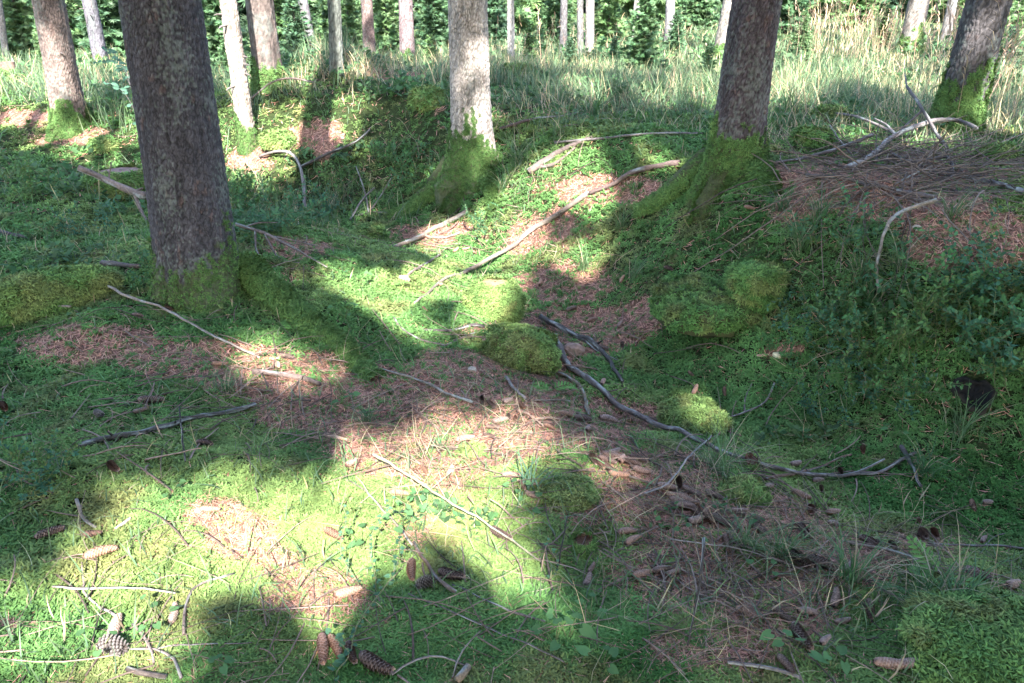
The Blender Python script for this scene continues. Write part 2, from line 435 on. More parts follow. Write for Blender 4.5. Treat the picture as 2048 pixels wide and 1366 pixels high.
dm = sstep(.35, .6, emask(px, py, DARKMOSS) * .8 + (fbm(x * 3, y * 3, 4, 60) - .5) * 1.5)
yl = sstep(.48, .68, fbm(x * 1.6, y * 1.6, 3, 70))
keep = rng.random(len(x)) > lm * .86
gr = emask(px, py, GRASSY)
keep &= ~hole(px, py)
keep &= ~((r > 7) & (rng.random(len(x)) < .35 + .4 * gr))
x, y, r, p, dm, yl, lm = [q[keep] for q in (x, y, r, p, dm, yl, lm)]
c = MOSS_C * (1 - yl[:, None]) + MOSS_Y * yl[:, None]
c = c * (1 - dm[:, None]) + MOSS_D * dm[:, None]
brn = (sstep(.60, .75, fbm(x * 4.5, y * 4.5, 3, 83)) * .42)[:, None]
c = c * (1 - brn) + np.array([.135, .105, .05]) * brn
c = c * (.5 + 1.0 * fbm(x * 8, y * 8, 3, 80))[:, None] * (1 + (rng.random((len(x), 1)) - .5) * .5)
size = (.0092 + .0028 * r) * (.6 + .8 * rng.random(len(x))) * (.65 + .9 * fbm(x * 2.1, y * 2.1, 3, 75))
p[:, 2] += .002
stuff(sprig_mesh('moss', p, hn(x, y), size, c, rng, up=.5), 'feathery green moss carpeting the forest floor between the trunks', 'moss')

# ------------------------------------------------------------------ spruce canopy pool
def fan_t(seed, n=9):
    r = np.random.default_rng(seed); L = []
    for k in range(n):
        a = (k / (n - 1) - .5) * 2.2; l = (1 - .25 * abs(a)) * (.8 + .4 * r.random()); w = .055 + .03 * r.random()
        d = np.array([math.cos(a), math.sin(a), -.15 - .25 * r.random()]); nrm = np.array([-math.sin(a), math.cos(a), (r.random() - .5)])
        m = d * l * .45
        L.append((np.array([[0, 0, 0], m + nrm * w, m - nrm * w, d * l]), np.array([(0, 2, 1), (1, 2, 3)]), np.array([0, .4, .4, 1.])))
    return join_t(L)
FANS = [fan_t(s) for s in range(5)]
CROWNS = []      # (tree object, trunk axis function, z0, z1, spread)
SP_C = np.array([.032, .062, .034])
def crown_sprays(axis, z0, z1, spread, rng, density=1.0):
    pos, out, limbs = [], [], []
    z = z0
    while z < z1:
        f = 1 - (z - z0) / (z1 - z0)
        Lb = spread * (.25 + .75 * f)
        nb = 6 if f > .3 else 5
        a0 = rng.random() * 6.28
        for k in range(nb):
            a = a0 + k * 6.283 / nb + rng.random() * .5
            l = Lb * (.75 + .4 * rng.random())
            c0 = axis(z); d = np.array([math.cos(a), math.sin(a), 0])
            n = max(3, int(l * 5.5 * density))
            t = np.sqrt(np.linspace(.05, 1, n))
            q = c0 + d * (t * l)[:, None]; q[:, 2] += -.35 * l * t + .18 * l * t ** 3
            limbs.append((c0, q[-1]))
            side = np.array([-d[1], d[0], 0])
            for j in range(n):
                for sg in (-1, 1):
                    pos.append(q[j] + side * sg * rng.random() * .25 * l * (1.1 - t[j]) + np.array([0, 0, -.1 * rng.random()]))
                    out.append(d + side * sg * .8 + np.array([0, 0, -.2]))
        z += .55 + .2 * rng.random()
    return np.array(pos), np.array(out), limbs

# ------------------------------------------------------------------ trees
def make_trunk(bx, by, w, tx, H=18., ns=96, dz=.03, plate=.035, moss_h=.25, col=(.115, .092, .085), flare=.5, roots=(), lichen=.2, seed=0, world_xy=None, rad=None, mossy=.8, lean_y=0.):
    rg = np.random.default_rng(seed)
    if world_xy is None:
        B = P1(bx, by)
        if B[1] > 19.5:
            k_ = (18. + 1.5 * rg.random()) / B[1]; B[:2] *= k_; B[2] = h(B[0:1], B[1:2])[0]
        r0 = .5 * w * (B[1] * cp) / F_PX / .95
        d = ray(tx, 0.); t = B[1] / d[1]; T = CAM + d * t
        lean = np.clip((T[0] - B[0]) / max(T[2] - B[2], .3), -.16, .16)
    else:
        B = np.array([world_xy[0], world_xy[1], 0.]); B[2] = h(B[0:1], B[1:2])[0]; r0 = rad; lean = (rg.random() - .5) * .03
    zs = np.concatenate([np.arange(-.35, 2.4, dz), np.linspace(2.5, H, 22)])
    th = np.arange(ns) * 2 * math.pi / ns
    ZZ, TH = np.meshgrid(zs, th, indexing='ij')
    def axis(z): return np.array([B[0] + lean * z * (1 - .25 * z / H), B[1] + lean_y * z, B[2] + z])
    rr = r0 * (1 - .62 * np.clip(ZZ / H, 0, 1)) * (1 + .13 * np.exp(-np.clip(ZZ, 0, None) / .55))
    lob = .45 + .55 * np.clip(np.cos(TH * 3 + rg.random() * 6) * .5 + np.cos(TH * 5 + rg.random() * 6) * .5, -.6, 1)
    for ra, rs in roots:
        lob = lob + rs * np.exp(-((np.angle(np.exp(1j * (TH - ra)))) / .38) ** 2)
    fl = flare * np.exp(-np.clip(ZZ + .12, 0, None) / .2) * lob
    rr = rr * (1 + fl) * (1 + .05 * (vn(TH * 0 + np.cos(TH) * 2 + 5, ZZ * 1.3 + np.sin(TH) * 2, seed) - .5))
    # bark plates
    per = max(6, int(round(2 * math.pi * r0 / plate)))
    uu = TH / (2 * math.pi) * per; vv = ZZ / (plate * 2.3)
    q3 = np.stack([np.cos(TH) * r0, np.sin(TH) * r0, ZZ], -1).reshape(-1, 3)
    def n3(sx, sz, o): return vn3(q3 * np.array([sx, sx, sz]), o).reshape(ZZ.shape)
    wob = n3(1.2 / plate, .8 / plate, seed + 3) - .5; wob2 = n3(.5 / plate, .35 / plate, seed + 4) - .5
    f1, f2, hh = worley(uu + wob * .9 + wob2 * 1.6, vv + wob * .9 + wob2, seed)
    edge = sstep(.02, .34, f2 - f1 + wob * .25)
    fr = n3(2.6 / plate, 1.6 / plate, seed + 8) - .5
    rid = n3(.8 / plate, .13 / plate, seed + 9) - .5
    amp = min(plate * .32, .0065)
    rr = rr + amp * (edge * (.3 + hh) + fr * .9 + rid * 1.3) * (ZZ < 2.45)
    cx = B[0] + lean * ZZ * (1 - .25 * ZZ / H); cyy = B[1] + lean_y * ZZ
    X = cx + rr * np.cos(TH); Y = cyy + rr * np.sin(TH); Z = B[2] + ZZ
    V = np.stack([X, Y, Z], -1).reshape(-1, 3)
    cc = np.asarray(col)[None] * (.85 + .22 * hh.ravel() + .4 * fr.ravel() + .7 * rid.ravel())[:, None] * (.5 + .5 * edge.ravel())[:, None]
    rb = (sstep(.70, .9, n3(.45 / plate, .3 / plate, seed + 5)) * (hh > .45)).ravel()[:, None]
    cc = cc * (1 - .3 * rb) + np.array([.16, .085, .065]) * .3 * rb * (.5 + .5 * edge.ravel())[:, None]
    li = (sstep(.52, .72, n3(9, 5, seed + 11) * .5 + n3(1.6 / plate, 1.2 / plate, seed + 12) * .5)).ravel()[:, None] * lichen
    cc = cc * (1 - li) + np.array([.20, .235, .20]) * li
    mh = moss_h * (.55 + .75 * vn(np.cos(TH) * 1.6 + 4, np.sin(TH) * 1.6 + 4 + seed, seed))
    mm = (sstep(1.12, .85, ZZ / np.maximum(mh, .02) + (vn(uu, vv, 31) - .5) * .9 + (n3(7, 5, 33) - .5) * 1.2) * mossy).ravel()
    cc = cc * (1 - mm[:, None]) + np.array([.055, .075, .018]) * mm[:, None]
    n = len(zs); i = (np.arange(n - 1)[:, None] * ns + np.arange(ns)[None]); j = (np.arange(n - 1)[:, None] * ns + (np.arange(ns)[None] + 1) % ns)
    Fc = np.stack([i, j, j + ns, i + ns], -1).reshape(-1, 4)
    nrm = np.stack([np.cos(TH), np.sin(TH), 0 * TH + .25 * (ZZ < .25)], -1).reshape(-1, 3)
    return dict(B=B, V=V, F=Fc, C=cc, mm=mm, nrm=nrm, axis=axis, r0=r0, z=ZZ.ravel(), H=H, area=2 * math.pi * r0 * moss_h)
def spruce(name, label, group, crown=(8., 17., 2.6), moss_n=0, moss_s=.016, root_lines=(), stubs=0, cat='tree', **kw):
    T = make_trunk(**kw)
    B = T['B']; o = thing(name, label, cat, B, group)
    rg = np.random.default_rng(kw.get('seed', 0) + 100)
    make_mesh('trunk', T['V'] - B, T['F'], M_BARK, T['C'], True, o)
    if moss_n:
        cand = np.nonzero((T['mm'] > .3) & (T['z'] > -.15))[0]
        if len(cand):
            k = rg.choice(cand, moss_n)
            pp = T['V'][k] - B + (rg.random((moss_n, 3)) - .5) * .02
            yl = rg.random((moss_n, 1)) * .6
            cc = (MOSS_C * .8 * (1 - yl) + MOSS_Y * .75 * yl) * (.6 + .8 * rg.random((moss_n, 1)))
            sprig_mesh('moss', pp, T['nrm'][k], moss_s * (.7 + .7 * rg.random(moss_n)), cc, rg, o, None, .1)
    for line, t0, t1 in root_lines:
        q = P(*np.array(line, float).T); dep = proj(q)[2]
        q = resample(q, .05); n = len(q)
        rad = np.interp(np.linspace(0, 1, n), [0, 1], [t0, t1]) * dep.mean() / F_PX / 2
        q[:, 2] = h(q[:, 0], q[:, 1]) + rad * np.linspace(.75, -.3, n)
        v, f = tube(q - B, rad, 14, True, .12, 5)
        rc = np.full(v.shape, 1.) * np.array([.05, .056, .020])
        rt = make_mesh('root', v, f, M_BARK, rc, True, o)
        m = int(4200 * n * .05 / .6); ii = rg.integers(0, n, m); aa = rg.normal(math.pi / 2, 1.05, m)
        tan = np.gradient(q, axis=0)[ii]; tan /= np.linalg.norm(tan, axis=1, keepdims=True)
        sd = np.cross(tan, [0, 0, 1.]); sd /= np.linalg.norm(sd, axis=1, keepdims=True)
        nn = sd * np.cos(aa)[:, None] + np.array([0, 0, 1.]) * np.sin(aa)[:, None]
        pp = q[ii] + nn * rad[ii][:, None] + tan * rg.uniform(-.03, .03, m)[:, None] - B
        yl = rg.random((m, 1)) * .7
        cc = (MOSS_C * (1 - yl) + MOSS_Y * yl) * (.5 + .7 * rg.random((m, 1)))
        mo = sprig_mesh('moss', pp, nn, .024 * (.5 + .9 * rg.random(m)), cc, rg, rt, None, .1)
    for s_ in range(stubs):
        z = .5 + 1.6 * rg.random() ** .8; a = rg.uniform(math.pi, 2 * math.pi); c0 = T['axis'](z) - B
        d = np.array([math.cos(a), math.sin(a), -.25 + .4 * rg.random()]); l = T['r0'] * .9 + .03 + .1 * rg.random() ** 2
        pts = [c0 + d * T['r0'] * .5, c0 + d * l, c0 + d * (l + .03) + np.array([0, 0, -.01])]
        v, f = tube(pts, [.014, .009, .004], 6, True, .2, s_)
        make_mesh('branch_stub', v, f, M_WOOD, np.full(v.shape, 1.) * np.array([.13, .11, .10]), False, o)
    if crown: CROWNS.append((o, T['axis'], crown[0], crown[1], crown[2], kw.get('seed', 0)))
    return T
G = 'spruce trunks standing in the clearing'
TR = {}  # middle trunk's bark lightened for sun, nearest and bank trunks darkened for shade
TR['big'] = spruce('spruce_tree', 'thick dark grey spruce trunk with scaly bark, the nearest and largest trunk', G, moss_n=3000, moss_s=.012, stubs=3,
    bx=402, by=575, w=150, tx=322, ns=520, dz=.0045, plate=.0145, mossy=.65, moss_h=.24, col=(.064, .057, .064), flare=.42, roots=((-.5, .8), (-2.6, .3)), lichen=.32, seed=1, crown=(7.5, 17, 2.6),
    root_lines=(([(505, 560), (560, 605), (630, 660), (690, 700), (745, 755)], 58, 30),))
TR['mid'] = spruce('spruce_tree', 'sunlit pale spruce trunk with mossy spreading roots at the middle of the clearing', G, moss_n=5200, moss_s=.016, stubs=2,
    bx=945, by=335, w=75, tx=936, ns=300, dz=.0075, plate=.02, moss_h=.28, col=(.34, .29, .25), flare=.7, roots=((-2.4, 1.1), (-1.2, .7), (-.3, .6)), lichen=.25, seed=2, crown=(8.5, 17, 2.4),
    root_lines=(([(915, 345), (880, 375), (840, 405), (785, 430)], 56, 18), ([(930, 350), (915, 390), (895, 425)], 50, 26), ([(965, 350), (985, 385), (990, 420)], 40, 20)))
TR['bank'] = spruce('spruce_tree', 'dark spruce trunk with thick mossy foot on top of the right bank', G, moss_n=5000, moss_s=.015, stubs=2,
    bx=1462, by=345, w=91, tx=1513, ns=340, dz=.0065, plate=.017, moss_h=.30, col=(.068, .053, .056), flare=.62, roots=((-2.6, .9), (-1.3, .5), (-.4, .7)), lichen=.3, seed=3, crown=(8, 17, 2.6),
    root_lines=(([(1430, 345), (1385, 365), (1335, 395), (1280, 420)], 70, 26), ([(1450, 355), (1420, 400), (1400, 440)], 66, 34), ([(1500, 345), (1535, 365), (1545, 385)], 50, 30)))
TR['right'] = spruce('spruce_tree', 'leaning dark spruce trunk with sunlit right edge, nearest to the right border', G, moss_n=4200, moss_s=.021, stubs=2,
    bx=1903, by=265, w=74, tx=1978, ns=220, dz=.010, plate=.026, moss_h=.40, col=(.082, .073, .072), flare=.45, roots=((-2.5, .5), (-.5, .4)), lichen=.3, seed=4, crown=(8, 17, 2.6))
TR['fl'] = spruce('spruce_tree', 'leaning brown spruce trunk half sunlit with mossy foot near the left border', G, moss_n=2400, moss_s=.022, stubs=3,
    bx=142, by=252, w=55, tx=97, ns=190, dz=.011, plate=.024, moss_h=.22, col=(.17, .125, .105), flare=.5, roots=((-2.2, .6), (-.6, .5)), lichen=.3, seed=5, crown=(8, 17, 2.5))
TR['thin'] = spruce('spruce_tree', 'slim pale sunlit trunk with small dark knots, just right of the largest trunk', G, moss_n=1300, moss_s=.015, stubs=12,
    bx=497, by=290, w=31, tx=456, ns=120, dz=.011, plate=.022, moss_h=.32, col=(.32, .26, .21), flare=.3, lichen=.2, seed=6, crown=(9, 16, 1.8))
far_list = [
    ('dark brown trunk with green mossy foot behind the slim pale trunk', 540, 172, 60, 518, (.115, .088, .075), .28, 7),
    ('slender grey trunk behind the mound, rising between two darker trunks', 628, 120, 23, 605, (.16, .14, .145), 0, 8),
    ('greenish grey slender trunk standing at the back of the grassy mound', 674, 158, 28, 668, (.14, .145, .12), .1, 9),
    ('brown trunk with spreading mossy roots beside the far brushwood heap', 738, 96, 27, 733, (.155, .105, .092), .22, 10),
    ('reddish upper trunk with purple grey foot, left of the sunlit middle trunk', 815, 116, 33, 811, (.19, .135, .13), .25, 11),
    ('thin very pale trunk, far beyond the clearing', 1022, 66, 16, 1021, (.36, .32, .28), 0, 12),
    ('thin dark trunk at the forest edge, left of the close pair', 1128, 52, 16, 1128, (.12, .11, .11), 0, 13),
    ('left trunk of the close pair at the forest edge', 1163, 66, 14, 1160, (.16, .15, .14), 0, 14),
    ('right and paler trunk of the close pair at the forest edge', 1181, 66, 19, 1180, (.24, .21, .19), 0, 15),
    ('slim pale trunk standing behind a young spruce at the forest edge', 1272, 44, 14, 1275, (.26, .23, .21), 0, 16),
    ('grey trunk at the forest edge, left of the pale trunk beside the bank tree', 1340, 68, 20, 1341, (.21, .19, .19), 0, 17),
    ('pale lichen covered trunk partly hidden by the dark bank trunk', 1440, 118, 34, 1462, (.21, .185, .155), .3, 18),
    ('leaning grey brown trunk rising from the tall dry grass', 1818, 106, 44, 1838, (.20, .165, .14), .35, 19),
    ('slim leaning trunk close behind the right border trunk', 1888, 84, 20, 1906, (.17, .15, .14), 0, 20),
    ('dark back trunk between the left leaning trunk and the largest trunk', 206, 142, 31, 178, (.115, .105, .115), .3, 21),
    ('thin pale trunk at the very left border', 6, 96, 13, -2, (.22, .19, .17), 0, 22)]
for lb, bx, by, w, tx, c_, mh, sd in far_list:
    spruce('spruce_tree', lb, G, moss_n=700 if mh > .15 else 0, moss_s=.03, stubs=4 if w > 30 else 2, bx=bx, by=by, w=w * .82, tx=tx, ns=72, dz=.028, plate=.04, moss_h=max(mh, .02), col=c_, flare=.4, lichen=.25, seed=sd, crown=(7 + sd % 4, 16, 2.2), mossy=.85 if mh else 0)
BEHIND = [(-7.5, -2.5), (-4.6, -1.2), (-6, -7), (-3.0, -4.6), (-2.3, -9), (1.9, -3.6), (3.2, -7.2), (4.6, -1.8), (6.8, -5), (8.6, -1), (3.9, -12), (-5, -12), (6.2, -10), (10.5, 3.5), (-9.5, 4.5), (-9, -8), (10, -8), (7.9, 7.5), (-11, 9), (12, 9)]  # unseen spruces added so that their crowns shade the floor
for k, (bx, by) in enumerate(BEHIND):
    spruce('spruce_tree', 'spruce added outside the picture, its crown shaped to shade the clearing floor', 'spruces added behind and beside the viewer', moss_n=0, stubs=0, bx=0, by=0, w=0, tx=0, world_xy=(bx, by), rad=.17, ns=32, dz=.12, plate=.08, moss_h=.1, seed=40 + k, H=15.,
           crown=(3.8 + (k % 3), 14.5, 2.9))
# sunlit parts of trunks: open the canopy towards them
def trunk_lit(T, pts, rad):
    B = T['B']; q = []
    for px_, py_ in pts:
        d = ray(px_, py_); t = (B[1] - T['r0']) / d[1]; q.append(CAM + d * t)
    lit_points(np.array(q), rad)
trunk_lit(TR['mid'], [(950, y_) for y_ in range(40, 130, 10)] + [(962, y_) for y_ in range(30, 130, 12)] + [(958, y_) for y_ in range(190, 290, 12)] + [(935, y_) for y_ in range(90, 140, 12)] + [(970, y_) for y_ in range(100, 300, 14)] + [(950, 330), (945, 350)], .045)
trunk_lit(TR['thin'], [(452 + y_ * .13, y_) for y_ in range(5, 200, 12)], .10)
trunk_lit(TR['right'], [(1990, y_) for y_ in range(20, 110, 12)] + [(1975, y_) for y_ in range(60, 200, 12)], .05)
trunk_lit(TR['fl'], [(85 + y_ * .14, y_) for y_ in range(60, 250, 12)], .09)
for sx, sy, dd in ((1022, 30, 32), (1180, 30, 30), (1340, 20, 28), (1272, 20, 32), (1830, 60, 17), (1440, 60, 16), (812, 30, 17), (1455, 40, 15)):
    lit_points(np.array([CAM + ray(sx, sy + k) * dd for k in range(-25, 40, 8)]), .25)

# crowns: keep the sprays that do not hang in a light gap, then add sprays over what must be shade
sp_pos, sp_out, sp_tree, sp_limb = [], [], [], []
for k, (o, ax, z0, z1, spd, sd) in enumerate(CROWNS):
    a, b, l = crown_sprays(ax, z0, z1, spd, np.random.default_rng(sd + 300), 1.0)
    sp_pos.append(a); sp_out.append(b); sp_tree.append(np.full(len(a), k)); sp_limb.append(l)
sp_pos = np.concatenate(sp_pos); sp_out = np.concatenate(sp_out); sp_tree = np.concatenate(sp_tree)
def dilate(m, k):
    r = m.copy()
    for a in range(-k, k + 1):
        for b in range(-k, k + 1):
            if a * a + b * b <= k * k: r |= np.roll(np.roll(m, a, 0), b, 1)
    return r
lit_points(P([985, 1000, 975, 1040, 1025], [640, 636, 640, 735, 735]) + np.array([0, .06, .14]), .07)
GAP = dilate(LIT, 2); EDGE = dilate(LIT, 5)
mid_ = sp_pos + sp_out / (np.linalg.norm(sp_out, axis=1, keepdims=True) + 1e-6) * .2
u, v, ok = uvi(mid_)
rk = np.random.default_rng(17).random(len(u))
keep = ~(ok & ((GAP[u, v] & (rk > .015)) | (EDGE[u, v] & (rk > .5))))
sp_pos, sp_out, sp_tree = sp_pos[keep], sp_out[keep], sp_tree[keep]
cov = np.zeros((GNU, GNV), np.int16)
def add_cov(p):
    u, v, ok = uvi(p); u, v = u[ok], v[ok]
    for a in range(-3, 4):
        for b in range(-3, 4):
            if a * a + b * b <= 9: np.add.at(cov, (u + a, v + b), 1)
add_cov(mid_[keep])
rng = np.random.default_rng(5)
x, y, r = polar(60000, .8, 16, rng, .95)
q = np.stack([x, y, h(x, y) + np.where(rng.random(len(x)) < .3, rng.random(len(x)) * 1.6, 0)], -1)
centers = np.array([ax(9.)[:2] for _, ax, *_ in CROWNS]); ctop = np.array([c[3] for c in CROWNS]); clow = np.array([c[2] for c in CROWNS])
addp, addo, addt = [], [], []
for i in range(len(q)):
    ui, vi, okk = uvi(q[i:i + 1])
    if not okk[0] or GAP[ui[0], vi[0]] or (EDGE[ui[0], vi[0]] and i % 3) or cov[ui[0], vi[0]] >= (7 if r[i] < 3 else 5 if r[i] < 5 else 3): continue
    if far_gap := (r[i] > 9 and fbm(q[i:i+1, 0] * .5, q[i:i+1, 1] * .5, 2, 90)[0] > .5): continue
    for _ in range(24):
        zt = rng.uniform(4.5, 12.5); pp = q[i] + S * (zt / S[2])
        d = np.hypot(*(centers - pp[:2]).T); d[(clow > pp[2] + .6) | (ctop < pp[2])] = 99
        k = int(np.argmin(d))
        if d[k] < 4.2:
            addp.append(pp); addt.append(k); dd = pp[:2] - centers[k]; dd = np.array([dd[0], dd[1], -.3 * d[k]]); dd /= np.linalg.norm(dd) + 1e-6; addo.append(dd); addp[-1] = pp - dd * .2
            cov[ui[0] - 3:ui[0] + 4, vi[0] - 3:vi[0] + 4] += 1
            break
if addp:
    sp_pos = np.concatenate([sp_pos, addp]); sp_out = np.concatenate([sp_out, addo]); sp_tree = np.concatenate([sp_tree, addt])
for k, (o, ax, z0, z1, spd, sd) in enumerate(CROWNS):
    i = np.nonzero(sp_tree == k)[0]
    if not len(i): continue
    rg = np.random.default_rng(sd + 500)
    B = np.array(o.location)
    fwd = sp_out[i] / (np.linalg.norm(sp_out[i], axis=1, keepdims=True) + 1e-6)
    # frame: x along fwd, z roughly up but facing the sun half the time
    upv = np.array([0, 0, .35]) + S + (rg.random((len(i), 3)) - .5) * 1.0
    yv = np.cross(upv, fwd); yv /= np.linalg.norm(yv, axis=1, keepdims=True); zv = np.cross(fwd, yv)
    rot = np.stack([fwd, yv, zv], -1)
    V, Fc, C = scatter(FANS, sp_pos[i] - B, rot, .34 + .16 * rg.random(len(i)), jitter(SP_C, len(i), rg), rg, (1.3, 1.3, 1.2))
    parts = [(V, Fc, C)]
    for c0, e in sp_limb[k]:
        m = (c0 + e) / 2 + np.array([0, 0, .03]); uu_, vv_, _ = uvi(np.linspace(c0, e, 8))
        w = np.array([0, 0, .018]); sd_ = np.cross(e - c0, [0, 0, 1.]); sd_ = sd_ / (np.linalg.norm(sd_) + 1e-6) * .018
        if GAP[uu_, vv_].any(): continue
        vv = np.array([c0 + w, c0 - w, c0 + sd_, c0 - sd_, e]) - B
        parts.append((vv, np.array([(0, 2, 4), (2, 1, 4), (1, 3, 4), (3, 0, 4)]), np.array([.09, .07, .06])))
    V, Fc, C = merge(parts)
    make_mesh('crown', V, Fc, M_SPRUCE, C, False, o)

# ------------------------------------------------------------------ young spruces and the far wood
def young_spruce_t(seed, H=3.0, sparse=1.0):
    """returns (foliage V,F,C), (stem V,F,C) of a young spruce branched to the ground"""
    r = np.random.default_rng(seed); pos, fw, sz = [], [], []
    z = .12
    while z < H * .97:
        f = 1 - z / H; l0 = .10 + H * .33 * f ** .85
        nb = 7
        a0 = r.random() * 6.28
        for k in range(nb):
            if r.random() > sparse: continue
            a = a0 + k * 6.283 / nb + (r.random() - .5) * .5; l = l0 * (.65 + .5 * r.random())
            d = np.array([math.cos(a), math.sin(a), 0]); side = np.array([-d[1], d[0], 0])
            n = max(2, int(l / .085)); rise = .30 * f + .5 * (1 - f) - .2
            for j in range(n):
                t = (j + .6) / n
                q = d * t * l + np.array([0, 0, z + l * (rise * t - .32 * t * t * f + .12 * t ** 3)])
                for sg in (-1, 0, 1):
                    pos.append(q + side * sg * l * .10 * (1 - t)); fw.append(d + side * sg * 1.0 + np.array([0, 0, rise - .2 * t * f + (r.random() - .5) * 1.1])); sz.append(.11 + .17 * (1 - t) * min(1, l) + .03)
        z += H * (.042 + .02 * r.random())
    pos.append([0, 0, H * .95]); fw.append([0, 0, 1]); sz.append(.16)
    pos, fw, sz = np.array(pos), np.array(fw), np.array(sz)
    fw /= np.linalg.norm(fw, axis=1, keepdims=True)
    up = np.array([0, -.2, 1.]) + (r.random((len(pos), 3)) - .5) * 2.2
    yv = np.cross(up, fw); yv /= np.linalg.norm(yv, axis=1, keepdims=True); rot = np.stack([fw, yv, np.cross(fw, yv)], -1)
    col = jitter([(.070, .130, .062), (.055, .105, .06), (.085, .15, .06), (.06, .115, .06), (.105, .175, .078), (.09, .155, .07)][(seed - 1) % 6], len(pos), r, .45, .12)
    fol = scatter(FANS, pos, rot, sz, col, r, (1.5, 1.45, 1.2))
    v, f = tube([(0, 0, -.2), (0, 0, H * .5), (0, 0, H)], [.02 * H, .012 * H, .003], 6)
    return fol, (v, f, np.array([.09, .075, .065]))
YS = [young_spruce_t(s, 3.0, sp) for s, sp in ((1, 1.), (2, .85), (3, .55), (4, .95), (5, .6), (6, .75))]
YS_ME = []
for fo, st in YS:
    a = make_mesh('foliage', fo[0], fo[1], M_SPRUCE, fo[2], False, None, False)
    b = make_mesh('trunk', st[0], st[1], M_BARK, np.broadcast_to(st[2], st[0].shape), True, None, False)
    YS_ME.append((a.data, b.data)); bpy.data.objects.remove(a); bpy.data.objects.remove(b)
def young_spruce(label, loc, scale, k, rz):
    o = thing('young_spruce', label, 'young spruce', loc, 'young spruces at the edge of the clearing')
    o.scale = (scale,) * 3; o.rotation_euler = (0, 0, rz)
    for nm, me in (('foliage', YS_ME[k][0]), ('trunk', YS_ME[k][1])):
        c = bpy.data.objects.new(nm, me); COL.objects.link(c); c.parent = o
# (px of the foot, distance, height, label)
YL = [(1285, 13.5, 1.5, 'small dark young spruce standing alone in the grass before the slim pale trunk'),
      (595, 14.5, 1.5, 'small dark young spruce between the dark brown trunk and the slender grey trunk'),
      (1700, 22, 2.2, 'bushy young spruce behind the tall dry grass'),
      (1560, 21, 2.4, 'dark young spruce just right of the bank trunk'),
      (1980, 17, 1.9, 'young spruce at the right border behind the leaning trunk'),
      (1500, 26, 3., 'young spruce hidden behind the bank trunk top'),
      (1110, 23, 2.0, 'bright sunlit young spruce right of the very pale far trunk'),
      (985, 26, 2.6, 'sunlit young spruce right behind the middle trunk'),
      (1215, 21, 2.0, 'young spruce between the close pair and the slim pale trunk'),
      (870, 22, 2.2, 'dark young spruce left of the middle trunk'),
      (775, 24, 2.6, 'dark young spruce between the two reddish trunks'),
      (700, 21, 2.0, 'young spruce filling the gap left of the brown mossy rooted trunk'),
      (440, 17, 2.3, 'dark young spruce rising left of the slim pale trunk'),
      (400, 22, 3.2, 'tall dark young spruce beside the upper edge of the largest trunk'),
      (560, 24, 3.2, 'young spruce behind the dark brown trunk'),
      (230, 20, 3.2, 'dark young spruce behind the dark back trunk'),
      (150, 22, 3.2, 'dark drooping young spruce between the two left trunks'),
      (50, 20, 2.6, 'young spruce at the left border behind the mossy stump'),
      (1390, 22, 2.0, 'low young spruce left of the lichen covered trunk'),
      (1780, 27, 2.8, 'dark young spruce left of the leaning grey brown trunk'),
      (1880, 25, 2.6, 'young spruce between the two right leaning trunks')]
rng = np.random.default_rng(21)
for i, (px_, dd, hh_, lb) in enumerate(YL):
    x_ = (px_ - 1024) / F_PX * dd * .93; z_ = h(np.array([x_]), np.array([dd]))[0]
    young_spruce(lb, (x_, dd, z_), hh_ / 3., i % 6, rng.random() * 6)
for i, (px_, dd, hh_, lb) in enumerate(((1140, 15, .7, 'knee high spruce seedling in the grass below the close pair of trunks'), (1060, 17, .9, 'low spruce seedling in front of the very pale far trunk'), (1350, 17, .9, 'low spruce seedling in the grass left of the lichen covered trunk'),
        (1420, 12, .7, 'small spruce seedling in the meadow at the left edge of the bank trunk'), (1600, 16, .9, 'spruce seedling standing among the tall dry grass, right of the bank trunk'), (1930, 15, 1., 'spruce seedling close to the right side of the leaning right trunk'), (2020, 14, .9, 'spruce seedling in the meadow at the right border'),
        (860, 16, .8, 'spruce seedling left behind the middle trunk'), (690, 17, .9, 'spruce seedling between the greenish grey trunk and the reddish stump'), (300, 15, 1.1, 'spruce seedling at the left edge of the largest trunk'), (90, 16, 1., 'bushy spruce seedling behind the left leaning trunk'), (450, 14, .8, 'spruce seedling in the light left of the slim pale trunk'), (1230, 16, .6, 'tiny spruce seedling in the meadow left of the lone dark young spruce'), (1760, 18, .9, 'spruce seedling behind the tall dry grass, left of the leaning grey trunk'))):
    x_ = (px_ - 1024) / F_PX * dd * .93
    young_spruce(lb, (x_, dd, h(np.array([x_]), np.array([dd]))[0]), hh_ / 3., (i + 1) % 6, rng.random() * 6)
for i in range(54):
    a = rng.uniform(-.95, .95); dd = rng.uniform(25, 42)
    if .05 < a < .5 and dd < 34 and i % 3: continue
    x_, y_ = dd * math.sin(a), dd * math.cos(a)
    young_spruce('dense young spruce in the dark thicket closing the back of the clearing', (x_, y_, h(np.array([x_]), np.array([y_]))[0]), rng.uniform(.6, 1.8), (i * 5 + i // 3) % 6, rng.random() * 6)
parts = []
